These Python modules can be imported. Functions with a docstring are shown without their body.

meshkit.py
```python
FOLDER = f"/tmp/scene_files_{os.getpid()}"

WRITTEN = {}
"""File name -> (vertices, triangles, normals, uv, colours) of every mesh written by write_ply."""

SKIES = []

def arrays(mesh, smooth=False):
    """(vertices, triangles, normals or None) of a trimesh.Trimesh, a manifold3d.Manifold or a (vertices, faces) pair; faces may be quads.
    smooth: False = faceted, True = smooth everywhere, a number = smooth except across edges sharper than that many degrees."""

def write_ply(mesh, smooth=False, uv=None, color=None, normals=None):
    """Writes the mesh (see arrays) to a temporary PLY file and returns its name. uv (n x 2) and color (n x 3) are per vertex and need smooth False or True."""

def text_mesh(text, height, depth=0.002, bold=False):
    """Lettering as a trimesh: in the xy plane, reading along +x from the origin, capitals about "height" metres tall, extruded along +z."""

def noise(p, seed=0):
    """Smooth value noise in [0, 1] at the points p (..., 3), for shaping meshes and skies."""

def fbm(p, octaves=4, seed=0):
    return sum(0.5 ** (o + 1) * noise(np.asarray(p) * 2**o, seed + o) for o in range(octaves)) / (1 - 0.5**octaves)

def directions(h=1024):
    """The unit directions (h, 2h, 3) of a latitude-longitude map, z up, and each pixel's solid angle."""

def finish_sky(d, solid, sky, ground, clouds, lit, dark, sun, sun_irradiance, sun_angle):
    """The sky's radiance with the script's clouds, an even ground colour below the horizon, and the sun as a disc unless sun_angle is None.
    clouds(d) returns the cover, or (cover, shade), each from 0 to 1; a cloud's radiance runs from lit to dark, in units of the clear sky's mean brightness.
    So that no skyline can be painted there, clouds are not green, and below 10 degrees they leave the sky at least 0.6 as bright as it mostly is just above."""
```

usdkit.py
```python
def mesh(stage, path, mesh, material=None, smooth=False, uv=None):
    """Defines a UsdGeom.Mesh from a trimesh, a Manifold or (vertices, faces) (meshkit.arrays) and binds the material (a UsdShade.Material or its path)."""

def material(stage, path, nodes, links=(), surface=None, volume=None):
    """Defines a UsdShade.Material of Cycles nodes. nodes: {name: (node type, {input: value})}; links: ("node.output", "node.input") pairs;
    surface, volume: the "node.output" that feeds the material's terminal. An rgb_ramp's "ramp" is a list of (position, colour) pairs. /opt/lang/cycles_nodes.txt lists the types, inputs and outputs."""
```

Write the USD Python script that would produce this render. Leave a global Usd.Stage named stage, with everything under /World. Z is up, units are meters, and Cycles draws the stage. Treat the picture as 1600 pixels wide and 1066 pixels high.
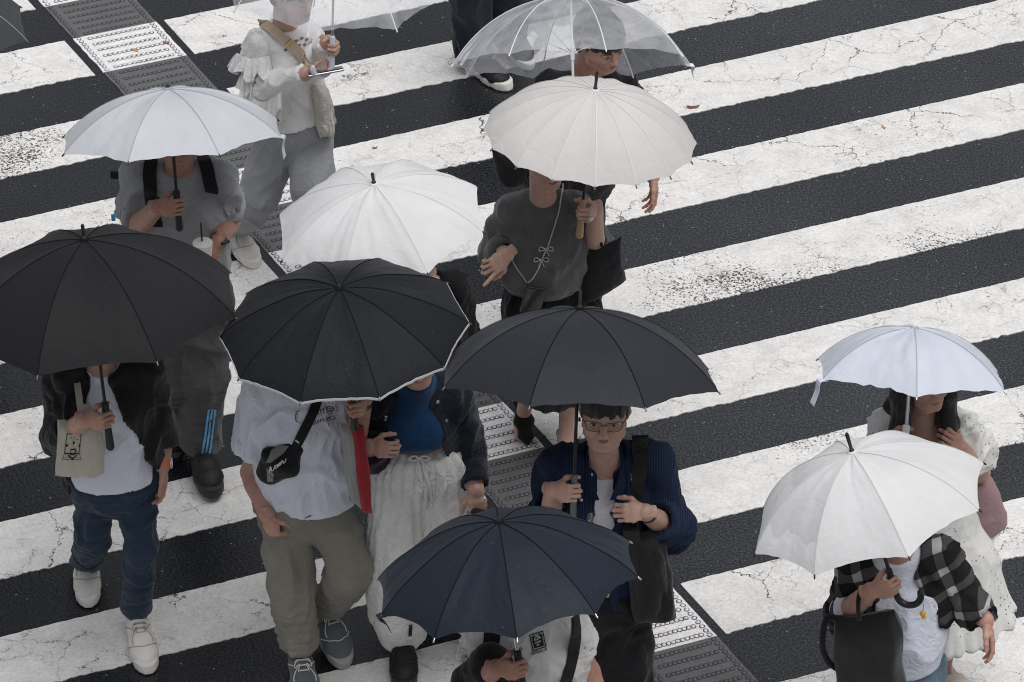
import math, numpy as np, trimesh, usdkit, meshkit, manifold3d
from pxr import Usd, UsdGeom, UsdLux, UsdShade, Sdf, Gf
from scipy.spatial import cKDTree
from shapely.geometry import Polygon

stage = Usd.Stage.CreateInMemory()
UsdGeom.SetStageUpAxis(stage, UsdGeom.Tokens.z)
UsdGeom.SetStageMetersPerUnit(stage, 1.0)
world = UsdGeom.Xform.Define(stage, '/World')
stage.SetDefaultPrim(world.GetPrim())
UsdGeom.Scope.Define(stage, '/World/Looks')
A_ = np.array

# ------------------------------------------------------------------ camera: a long lens looking down on the crossing from a first-floor window
PITCH, FPX, EYE_H = 0.6371, 6300.0, 10.06          # tilt, focal length in pixels of a 1600 wide picture, height in metres
CP, SP = math.cos(PITCH), math.sin(PITCH)
EYE = A_([0.0, -EYE_H / math.tan(PITCH), EYE_H])
RIGHT, UP, FWD = A_([1.0, 0, 0]), A_([0, SP, CP]), A_([0, CP, -SP])
cam = UsdGeom.Camera.Define(stage, '/World/camera')
cam.CreateHorizontalApertureAttr(36.0); cam.CreateVerticalApertureAttr(36.0 * 682 / 1024)
cam.CreateFocalLengthAttr(36.0 * FPX / 1600)
cam.CreateClippingRangeAttr(Gf.Vec2f(0.5, 500))
m = np.eye(4); m[0, :3], m[1, :3], m[2, :3], m[3, :3] = RIGHT, UP, -FWD, EYE
cam.AddTransformOp().Set(Gf.Matrix4d(m.tolist()))
cam.CreateExposureAttr(0.36)

# ------------------------------------------------------------------ sky (overcast) and the weak, broad sun behind the cloud
SUN_DIR = A_([0.22, -0.12, 0.97]); SUN_DIR = SUN_DIR / np.linalg.norm(SUN_DIR)
SUN_EL, SUN_ROT = math.asin(SUN_DIR[2]), math.atan2(SUN_DIR[0], SUN_DIR[1])
sky = usdkit.material(stage, '/World/Looks/sky', {
    's': ('sky_texture', {'sky_type': 'single_scattering', 'sun_disc': False, 'sun_elevation': SUN_EL, 'sun_rotation': SUN_ROT, 'aerosol_density': 1.0}),
    'bw': ('rgb_to_bw', {}), 'gray': ('combine_color', {'color_type': 'rgb'}),
    'tc': ('texture_coordinate', {}), 'n': ('noise_texture', {'scale': 2.2, 'detail': 4}), 'mr': ('map_range', {'from_min': .25, 'from_max': .75, 'to_min': .86, 'to_max': 1.12}),
    'mx': ('mix_color', {'fac': .88}), 'sx': ('separate_xyz', {}), 'ci': ('map_range', {'from_min': 0, 'from_max': 1, 'to_min': .30, 'to_max': 1.25, 'clamp': True}), 'cm': ('math', {'math_type': 'multiply'}), 'cl': ('mix_color', {'blend_type': 'multiply', 'fac': 1.0, 'use_clamp': False}),
    'bg': ('background_shader', {'strength': 0.15})},
    [('s.color', 'bw.color'), ('bw.val', 'gray.r'), ('bw.val', 'gray.g'), ('bw.val', 'gray.b'), ('s.color', 'mx.a'), ('gray.color', 'mx.b'),
     ('tc.generated', 'n.vector'), ('n.fac', 'mr.value'), ('tc.generated', 'sx.vector'), ('sx.z', 'ci.value'), ('ci.result', 'cm.value1'), ('mr.result', 'cm.value2'), ('mx.result', 'cl.a'), ('cm.value', 'cl.b'), ('cl.result', 'bg.color')], surface='bg.background')
dome = UsdLux.DomeLight.Define(stage, '/World/sky')
UsdShade.MaterialBindingAPI.Apply(dome.GetPrim()).Bind(sky)
sun = UsdLux.DistantLight.Define(stage, '/World/sun')
sun.CreateNormalizeAttr(True); sun.CreateIntensityAttr(0.40); sun.CreateAngleAttr(50.0); sun.CreateColorAttr(Gf.Vec3f(1.0, .985, .965))
zx = np.cross([0, 1, 0], SUN_DIR); zx /= np.linalg.norm(zx); zy = np.cross(SUN_DIR, zx)
ms = np.eye(4); ms[0, :3], ms[1, :3], ms[2, :3] = zx, zy, SUN_DIR
sun.AddTransformOp().Set(Gf.Matrix4d(ms.tolist()))

# ------------------------------------------------------------------ helpers: naming, placing
used = {}
def path_for(parent, name):
    key = f'{parent}/{name}'; n = used.get(key, 0); used[key] = n + 1
    return key if n == 0 else f'{key}_{n:03d}'
def meta(prim, label=None, cat=None, group=None, kind=None):
    for k, v in (('label', label), ('category', cat), ('group', group), ('kind', kind)):
        if v: prim.SetCustomDataByKey(k, v)
class Node:
    """An Xform at a thing's base; its parts keep world coordinates less that base."""
    def __init__(s, name, label=None, cat=None, at=(0, 0, 0), group=None, kind=None, parent='/World'):
        s.at = A_(at, float); s.path = path_for(parent, name)
        x = UsdGeom.Xform.Define(stage, s.path)
        if np.abs(s.at).max() > 0: x.AddTranslateOp().Set(Gf.Vec3d(*map(float, s.at)))
        meta(x.GetPrim(), label, cat, group, kind)
def arr(mesh):
    v, f, _ = meshkit.arrays(mesh); return v, f
def part(node, name, mesh, mat, smooth=35, label=None, kind=None, parent=None, local=False):
    """mesh in world coordinates (or the node's own with local=True)."""
    v, f = arr(mesh)
    if not local: v = v - node.at
    p = path_for(parent or node.path, name)
    pr = usdkit.mesh(stage, p, (v, f), MAT[mat] if isinstance(mat, str) else mat, smooth)
    meta(pr.GetPrim(), label, kind=kind)
    return p
def join(ms):
    ms = [arr(x) for x in ms if x is not None]
    off, V, F = 0, [], []
    for v, f in ms: V.append(v); F.append(f + off); off += len(v)
    return np.vstack(V), np.vstack(F)
def ray(u, v): return RIGHT * (u - 800) / FPX + UP * (533 - v) / FPX + FWD
def gz(u, v, z=0.0):
    d = ray(u, v); return EYE + d * (z - EYE_H) / d[2]
def gy(u, v, y):
    d = ray(u, v); return EYE + d * (y - EYE[1]) / d[1]
def pix(P):
    P = np.asarray(P, float) - EYE; w = P @ FWD
    return np.stack([800 + FPX * (P @ RIGHT) / w, 533 - FPX * (P @ UP) / w], -1), w
def unit(v):
    v = np.asarray(v, float); return v / max(np.linalg.norm(v), 1e-9)

# ------------------------------------------------------------------ helpers: meshes
def tube(pts, r, sides=8, caps=True):
    p = np.asarray(pts, float); n = len(p); r = np.broadcast_to(r, (n,))
    t = np.gradient(p, axis=0); t /= np.linalg.norm(t, axis=1, keepdims=True) + 1e-12
    ref = A_([0, 0, 1.0]) if abs(t[:, 2]).max() < .9 else A_([1.0, 0, 0]) if abs(t[:, 0]).max() < .9 else A_([0, 1.0, 0])
    a = np.cross(t, ref); a /= np.linalg.norm(a, axis=1, keepdims=True) + 1e-12; b = np.cross(t, a)
    th = np.arange(sides) * 2 * np.pi / sides
    v = p[:, None] + r[:, None, None] * (np.cos(th)[None, :, None] * a[:, None] + np.sin(th)[None, :, None] * b[:, None])
    i, j = np.meshgrid(np.arange(n - 1), np.arange(sides), indexing='ij'); k = (j + 1) % sides
    q = np.stack([i * sides + j, i * sides + k, (i + 1) * sides + k, (i + 1) * sides + j], -1).reshape(-1, 4)
    f = np.vstack([q[:, [0, 2, 1]], q[:, [0, 3, 2]]]); v = v.reshape(-1, 3)
    if caps:
        v = np.vstack([v, p[0], p[-1]]); c0, c1 = n * sides, n * sides + 1; s = np.arange(sides); e = (s + 1) % sides
        f = np.vstack([f, np.stack([np.full(sides, c0), s, e], 1), np.stack([np.full(sides, c1), (n - 1) * sides + e, (n - 1) * sides + s], 1)])
    return v, f
def curve(pts, n=24):
    """Catmull-Rom through the points."""
    p = np.asarray(pts, float); p = np.vstack([2 * p[0] - p[1], p, 2 * p[-1] - p[-2]]); out = []
    m_ = max(2, n // (len(p) - 3))
    for i in range(1, len(p) - 2):
        t = np.linspace(0, 1, m_, endpoint=False)[:, None]
        a, b, c, d = p[i - 1], p[i], p[i + 1], p[i + 2]
        out.append(.5 * (2 * b + (c - a) * t + (2 * a - 5 * b + 4 * c - d) * t**2 + (3 * b - a - 3 * c + d) * t**3))
    return np.vstack(out + [p[-2:-1]])
def ribbon(pts, normals, width, thick=.003):
    """A strap: a flat band along pts lying across the normals."""
    p = np.asarray(pts, float); n = len(p); N = np.asarray(normals, float); N = np.broadcast_to(N, p.shape)
    t = np.gradient(p, axis=0); t /= np.linalg.norm(t, axis=1, keepdims=True) + 1e-9
    s = np.cross(t, N); s /= np.linalg.norm(s, axis=1, keepdims=True) + 1e-9; N = np.cross(s, t)
    w = np.broadcast_to(width, (n,))[:, None] / 2; h = thick / 2
    c = np.stack([p - s * w - N * h, p + s * w - N * h, p + s * w + N * h, p - s * w + N * h], 1).reshape(-1, 3)
    f = []
    for i in range(n - 1):
        for j in range(4):
            k = (j + 1) % 4; f.append([i * 4 + j, i * 4 + k, (i + 1) * 4 + k, (i + 1) * 4 + j])
    f += [[3, 2, 1, 0], [(n - 1) * 4, (n - 1) * 4 + 1, (n - 1) * 4 + 2, (n - 1) * 4 + 3]]
    return c, A_(f)[:, [0, 1, 2]].tolist() and np.vstack([A_(f)[:, [0, 1, 2]], A_(f)[:, [0, 2, 3]]])
def rbox(size, r, at=(0, 0, 0), rot=None, seg=12):
    """Box with rounded edges."""
    h = np.asarray(size) / 2 - r
    sp = [manifold3d.Manifold.sphere(r, seg).translate((sx * h[0], sy * h[1], sz * h[2])) for sx in (-1, 1) for sy in (-1, 1) for sz in (-1, 1)]
    v, f = arr(manifold3d.Manifold.batch_hull(sp))
    return (v if rot is None else v @ np.asarray(rot)) + np.asarray(at), f
def frame_rows(x, y):
    x = unit(x); z = unit(np.cross(x, y)); y = np.cross(z, x); return A_([x, y, z])
def normals_of(v, f):
    n = np.zeros_like(v); c = np.cross(v[f[:, 1]] - v[f[:, 0]], v[f[:, 2]] - v[f[:, 0]])
    for k in range(3): np.add.at(n, f[:, k], c)
    return n / (np.linalg.norm(n, axis=1, keepdims=True) + 1e-12)
def folds(mesh, amp, scale, seed=0, ridged=.5, bunch=()):
    """Cloth: pushes the surface in and out along its normals: broad drapes, sharper creases, gathers round the bunch points."""
    v, f = arr(mesh); p = v * np.asarray(scale, float); o = seed * 7.3
    wp = np.stack([meshkit.noise(p * .6 + o + k * 13.7, seed + k) - .5 for k in range(3)], 1); q = p * .8 + wp * 1.6 + o
    broad = meshkit.noise(q * .55, seed + 3) - .5; r1 = 1 - abs(2 * meshkit.noise(q, seed + 5) - 1); r2 = 1 - abs(2 * meshkit.noise(q[:, [1, 2, 0]] * 1.7 + 4.4, seed + 8) - 1)
    h = (1 - ridged) * broad * 1.5 + ridged * ((r1**2.2 - .35) * 1.55 + (r2**3 - .25) * .8); n = normals_of(v, f)
    for c, rad, ba in bunch:
        w = np.exp(-((v - np.asarray(c))**2).sum(1) / rad**2); k = 1 - abs(2 * meshkit.noise(v * [9, 9, 42] + wp * 1.2 + o, seed + 11) - 1); h = h * (1 - .6 * w) + w * (k**2 - .35) * ba / amp
    return v + n * (amp * h)[:, None], f

class Field:
    """Blended round shapes on a grid (a signed distance), meshed by surface nets: bodies and the cloth on them."""
    def __init__(s, lo, hi, h):
        s.lo = np.asarray(lo, float); s.h = h; s.n = np.ceil((np.asarray(hi) - s.lo) / h).astype(int) + 1
        s.v = np.full(s.n, 1.0, np.float32); s.holes = []
    def box(s, lo, hi):
        a = np.clip(np.floor((np.asarray(lo) - s.lo) / s.h).astype(int), 0, s.n); b = np.clip(np.ceil((np.asarray(hi) - s.lo) / s.h).astype(int) + 1, 0, s.n)
        sl = tuple(slice(x, y) for x, y in zip(a, b)); g = [(s.lo[i] + s.h * np.arange(a[i], b[i])) for i in range(3)]
        return sl, g[0][:, None, None], g[1][None, :, None], g[2][None, None, :]
    @staticmethod
    def cone(X, Y, Z, p0, p1, r0, r1, lat, flat0, flat1):
        d = p1 - p0; L = np.linalg.norm(d) + 1e-9; d = d / L
        qx, qy, qz = X - p0[0], Y - p0[1], Z - p0[2]; t = qx * d[0] + qy * d[1] + qz * d[2]; tc = np.clip(t, 0, L); fr = tc / L; e = t - tc
        a0, b0 = np.broadcast_to(r0, 2); a1, b1 = np.broadcast_to(r1, 2)
        if lat is None:
            dist = np.sqrt(np.maximum(qx * qx + qy * qy + qz * qz - t * t, 0) + e * e) - (a0 + (a1 - a0) * fr)
        else:
            l = unit(lat - d * (np.asarray(lat) @ d)); m_ = np.cross(d, l); a = a0 + (a1 - a0) * fr; b = b0 + (b1 - b0) * fr; mn = np.minimum(a, b)
            u = qx * l[0] + qy * l[1] + qz * l[2]; w = qx * m_[0] + qy * m_[1] + qz * m_[2]
            dist = (np.sqrt((u / a)**2 + (w / b)**2 + (e / mn)**2) - 1) * mn
        if flat0: dist = np.maximum(dist, -t)
        if flat1: dist = np.maximum(dist, t - L)
        return dist
    def tube(s, pts, rad, lat=None, k=.03, open0=False, open1=False, flat0=False, flat1=False, deep=.05, wall=.0125, sub=False):
        pts = [np.asarray(p, float) for p in pts]; rad = [np.broadcast_to(r, 2) for r in rad]
        for i in range(len(pts) - 1):
            p0, p1, r0, r1 = pts[i], pts[i + 1], rad[i], rad[i + 1]; mr = max(r0.max(), r1.max()) + k + .02
            sl, X, Y, Z = s.box(np.minimum(p0, p1) - mr, np.maximum(p0, p1) + mr)
            if min(s.v[sl].shape) == 0: continue
            dist = s.cone(X, Y, Z, p0, p1, r0, r1, lat, i == 0 and (flat0 or open0), i == len(pts) - 2 and (flat1 or open1)); a = s.v[sl]
            if sub:
                hh = np.clip(.5 - .5 * (a + dist) / k, 0, 1); s.v[sl] = a * (1 - hh) - dist * hh + k * hh * (1 - hh)
            else:
                hh = np.clip(.5 + .5 * (dist - a) / k, 0, 1); s.v[sl] = dist * (1 - hh) + a * hh - k * hh * (1 - hh)
        for o, i, j in ((open0, 0, 1), (open1, -1, -2)):
            if o:
                d = unit(pts[i] - pts[j]); s.holes.append((pts[i] - d * deep, pts[i] + d * .03, rad[i] - wall, lat))
        return s
    def cut(s, fn, lo=None, hi=None):
        """removes what lies where fn(X, Y, Z) < 0"""
        sl, X, Y, Z = s.box(s.lo if lo is None else lo, s.lo + s.h * s.n if hi is None else hi)
        s.v[sl] = np.maximum(s.v[sl], -fn(X, Y, Z)); return s
    def done(s):
        for p0, p1, r, lat in s.holes: s.tube([p0, p1], [r, r], lat, k=.004, sub=True, flat1=True)
        s.holes = []
        v = s.v; v[[0, -1]] = 1; v[:, [0, -1]] = 1; v[:, :, [0, -1]] = 1
        ins = v < 0; n = s.n
        cs = np.zeros(n - 1, np.int8); off = [(i, j, k) for i in (0, 1) for j in (0, 1) for k in (0, 1)]
        for i, j, k in off: cs += ins[i:n[0] - 1 + i, j:n[1] - 1 + j, k:n[2] - 1 + k]
        act = (cs > 0) & (cs < 8); ijk = np.argwhere(act); idx = np.full(n - 1, -1); idx[act] = np.arange(len(ijk))
        acc = np.zeros((len(ijk), 3)); cnt = np.zeros(len(ijk))
        for a in off:
            for ax in range(3):
                if a[ax]: continue
                b = A_(a); b[ax] = 1; va = v[tuple((ijk + a).T)]; vb = v[tuple((ijk + b).T)]; mk = (va < 0) != (vb < 0)
                t = va[mk] / (va[mk] - vb[mk]); pt = np.tile(A_(a, float), (mk.sum(), 1)); pt[:, ax] = t; acc[mk] += pt; cnt[mk] += 1
        V = s.lo + s.h * (ijk + acc / cnt[:, None]); F = []
        for ax in range(3):
            o1, o2 = [x for x in range(3) if x != ax]
            sa = [slice(1, -1)] * 3; sb = [slice(1, -1)] * 3; sa[ax] = slice(0, -1); sb[ax] = slice(1, None)
            A0, B0 = ins[tuple(sa)], ins[tuple(sb)]; e = np.argwhere(A0 != B0); e0 = e.copy(); e0[:, o1] += 1; e0[:, o2] += 1
            flip = A0[tuple(e.T)]
            def cell(d1, d2):
                c = e0.copy(); c[:, o1] -= d1; c[:, o2] -= d2; return idx[tuple(c.T)]
            q = np.stack([cell(1, 1), cell(0, 1), cell(0, 0), cell(1, 0)], 1); flip = flip if ax != 1 else ~flip
            q[~flip] = q[~flip][:, ::-1]; F.append(q)
        q = np.vstack(F); return V, np.vstack([q[:, [0, 1, 2]], q[:, [0, 2, 3]]])
def unite(ms):
    """One continuous surface out of closed overlapping ones."""
    try:
        out = None
        for v, f in ms:
            mm = manifold3d.Manifold(manifold3d.Mesh(np.ascontiguousarray(v, np.float32), np.ascontiguousarray(f, np.uint32)))
            if mm.is_empty() or 'NoError' not in str(mm.status()): raise ValueError(str(mm.status()))
            out = mm if out is None else out + mm
        return arr(out)
    except Exception as e:
        return join(ms)
class Skin:
    """Finds the point of a mesh that one sees from the front through a picture position: used to lay straps and prints on cloth."""
    def __init__(s, mesh):
        v, f = arr(mesh); n = normals_of(v, f); to = EYE - v; ok = (n * to).sum(1) > 0
        s.v, s.n = v[ok], n[ok]; s.uv, s.w = pix(s.v); s.tree = cKDTree(s.uv)
    def at(s, uv, lift=.004, r=7):
        uv = np.atleast_2d(np.asarray(uv, float)); P, N = [], []
        for q in uv:
            d, i = s.tree.query(q, 14); i = i[d < max(r, d[0] + 1)]; w = s.w[i]; i = i[w < w.min() + .03][:5]
            dd = np.linalg.norm(s.uv[i] - q, axis=1) + .5; wt = 1 / dd; wt /= wt.sum()
            n = unit(wt @ s.n[i]); P.append(EYE + ray(*q) * (wt @ s.w[i]) + n * lift); N.append(n)
        return A_(P), A_(N)
def snapped(flat, skin, to_px, lift=.003):
    """Lays a flat mesh (x, y) on a cloth; to_px maps its x, y to picture positions."""
    v, f = arr(flat); uv = to_px(v[:, :2]); P, N = skin.at(uv, lift); return P, f
def flat_poly(poly, step=.08):
    v, f = trimesh.creation.triangulate_polygon(poly, engine='earcut'); mm = trimesh.Trimesh(np.c_[v, np.zeros(len(v))], f, process=False)
    vv, ff = trimesh.remesh.subdivide_to_size(mm.vertices, mm.faces, step, max_iter=6); return vv, ff
def affine(o, ex, ey):
    """print coordinates to picture positions: origin, where (1,0) and (0,1) land"""
    o, ex, ey = map(lambda q: np.asarray(q, float), (o, ex, ey)); return lambda xy: o + xy[:, :1] * (ex - o) + xy[:, 1:2] * (ey - o)
def stroke(pts, w): 
    from shapely.geometry import LineString
    return LineString(pts).buffer(w / 2, quad_segs=2)
# ------------------------------------------------------------------ materials
MAT = {}
def material(name, nodes, links, surface='p.BSDF'):
    MAT[name] = usdkit.material(stage, f'/World/Looks/{name}', nodes, links, surface=surface)
def plain(name, col, rough=.5, metallic=0.0, spec=.5, coat=0.0):
    material(name, {'p': ('principled_bsdf', {'base_color': col, 'roughness': rough, 'metallic': metallic, 'specular_ior_level': spec, 'coat_weight': coat})}, [])
def cloth(name, col, rough=.85, var=.12, bump=.35, weave=900, sheen=.15, wrinkle=22, wdist=.014, spec=.2):
    """Woven cloth: slight tone variation, creases as relief, fine weave."""
    c2 = tuple(min(1, x * (1 + var)) for x in col); c1 = tuple(x * (1 - var) for x in col)
    material(name, {
        'tc': ('texture_coordinate', {}), 'n': ('noise_texture', {'scale': 5, 'detail': 5, 'roughness': .6}), 'r': ('rgb_ramp', {'ramp': [(.3, c1), (.7, c2)]}),
        'w': ('noise_texture', {'scale': wrinkle * .6, 'detail': 2, 'distortion': 1.4}), 'ws': ('math', {'math_type': 'subtract', 'value2': .5}), 'wa': ('math', {'math_type': 'absolute'}), 'wi': ('math', {'math_type': 'subtract', 'value1': 1.0}), 'wp': ('math', {'math_type': 'power', 'value2': 6.0}), 'fi': ('noise_texture', {'scale': weave, 'detail': 1}),
        'b1': ('bump', {'strength': bump * .5, 'distance': wdist}), 'b2': ('bump', {'strength': .25, 'distance': .001}),
        'p': ('principled_bsdf', {'roughness': rough, 'sheen_weight': sheen, 'specular_ior_level': spec})},
        [('tc.object', 'n.vector'), ('n.fac', 'r.fac'), ('r.color', 'p.base_color'), ('tc.object', 'w.vector'), ('w.fac', 'ws.value1'), ('ws.value', 'wa.value1'), ('wa.value', 'wi.value2'), ('wi.value', 'wp.value1'), ('wp.value', 'b1.height'), ('tc.object', 'fi.vector'), ('fi.fac', 'b2.height'), ('b1.normal', 'b2.normal'), ('b2.normal', 'p.normal')])
def canopy(name, col, trans, rough=.6, drops=.0, stain=0.0, bump=.5):
    """Umbrella cloth: some light comes through; rain beads on it."""
    nodes = {
        'tc': ('texture_coordinate', {}), 'n': ('noise_texture', {'scale': 3.5, 'detail': 5}), 'r': ('rgb_ramp', {'ramp': [(.3, tuple(x * .9 for x in col)), (.7, tuple(min(1, x * 1.06) for x in col))]}),
        'w': ('noise_texture', {'scale': 16, 'detail': 4, 'distortion': 1.2}), 'b1': ('bump', {'strength': bump, 'distance': .006}), 'fi': ('noise_texture', {'scale': 700, 'detail': 1}), 'b2': ('bump', {'strength': .15, 'distance': .001}),
        'v': ('voronoi_texture', {'scale': 75, 'randomness': 1}), 'lt': ('math', {'math_type': 'less_than', 'value2': .10}), 'vn': ('noise_texture', {'scale': 8, 'detail': 2}), 'vm': ('map_range', {'from_min': .5, 'from_max': .75, 'to_min': 0, 'to_max': drops, 'clamp': True}), 'dm': ('math', {'math_type': 'multiply'}),
        'mx': ('mix_color', {'b': (.75, .77, .8)}), 'p': ('principled_bsdf', {'roughness': rough, 'specular_ior_level': .15, 'sheen_weight': .04}), 't': ('translucent_bsdf', {}), 'o': ('mix_closure', {'fac': trans})}
    links = [('tc.object', 'n.vector'), ('n.fac', 'r.fac'), ('tc.object', 'w.vector'), ('w.fac', 'b1.height'), ('tc.object', 'fi.vector'), ('fi.fac', 'b2.height'), ('b1.normal', 'b2.normal'), ('b2.normal', 'p.normal'),
             ('tc.object', 'v.vector'), ('v.distance', 'lt.value1'), ('tc.object', 'vn.vector'), ('vn.fac', 'vm.value'), ('lt.value', 'dm.value1'), ('vm.result', 'dm.value2'), ('dm.value', 'mx.fac'), ('r.color', 'mx.a'), ('mx.result', 'p.base_color'), ('mx.result', 't.color'), ('p.BSDF', 'o.closure1'), ('t.BSDF', 'o.closure2')]
    material(name, nodes, links, 'o.closure')
# road: wet asphalt with aggregate
material('asphalt', {
    'g': ('geometry', {}), 'n1': ('noise_texture', {'scale': 105, 'detail': 4, 'roughness': .75}), 'n2': ('noise_texture', {'scale': .9, 'detail': 4}), 'v': ('voronoi_texture', {'scale': 70, 'randomness': 1}),
    'v2': ('voronoi_texture', {'scale': 24, 'randomness': 1}), 'lt': ('math', {'math_type': 'less_than', 'value2': .075}), 'wn': ('white_noise_texture', {}), 'gt': ('math', {'math_type': 'greater_than', 'value2': .45}), 'sp': ('math', {'math_type': 'multiply'}),
    'r': ('rgb_ramp', {'ramp': [(.36, (.005, .0055, .0065)), (.5, (.018, .0195, .0225)), (.64, (.066, .069, .075))]}),
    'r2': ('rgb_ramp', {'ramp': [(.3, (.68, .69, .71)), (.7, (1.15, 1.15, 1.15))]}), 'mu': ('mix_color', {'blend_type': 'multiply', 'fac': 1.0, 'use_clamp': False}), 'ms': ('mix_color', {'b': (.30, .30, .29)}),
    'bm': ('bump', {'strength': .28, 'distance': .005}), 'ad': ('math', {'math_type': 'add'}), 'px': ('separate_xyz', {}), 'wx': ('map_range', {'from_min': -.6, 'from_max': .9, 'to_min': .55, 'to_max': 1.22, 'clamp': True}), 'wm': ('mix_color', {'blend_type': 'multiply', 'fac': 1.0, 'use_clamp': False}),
    'rr': ('map_range', {'from_min': .3, 'from_max': .7, 'to_min': .06, 'to_max': .34}), 'p': ('principled_bsdf', {'specular_ior_level': .5})},
    [('g.position', 'n1.vector'), ('g.position', 'n2.vector'), ('g.position', 'v.vector'), ('g.position', 'v2.vector'), ('n1.fac', 'r.fac'), ('n2.fac', 'r2.fac'), ('r.color', 'mu.a'), ('v2.distance', 'lt.value1'), ('v2.position', 'wn.vector'), ('wn.value', 'gt.value1'), ('lt.value', 'sp.value1'), ('gt.value', 'sp.value2'),
     ('sp.value', 'ms.fac'), ('mu.result', 'ms.a'), ('ms.result', 'p.base_color'), ('v.distance', 'ad.value1'), ('n1.fac', 'ad.value2'), ('ad.value', 'bm.height'), ('bm.normal', 'p.normal'), ('n2.fac', 'rr.value'), ('rr.result', 'p.roughness'), ('g.position', 'px.vector'), ('px.x', 'wx.value'), ('r2.color', 'wm.a'), ('wx.result', 'wm.b'), ('wm.result', 'mu.b')])
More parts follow.
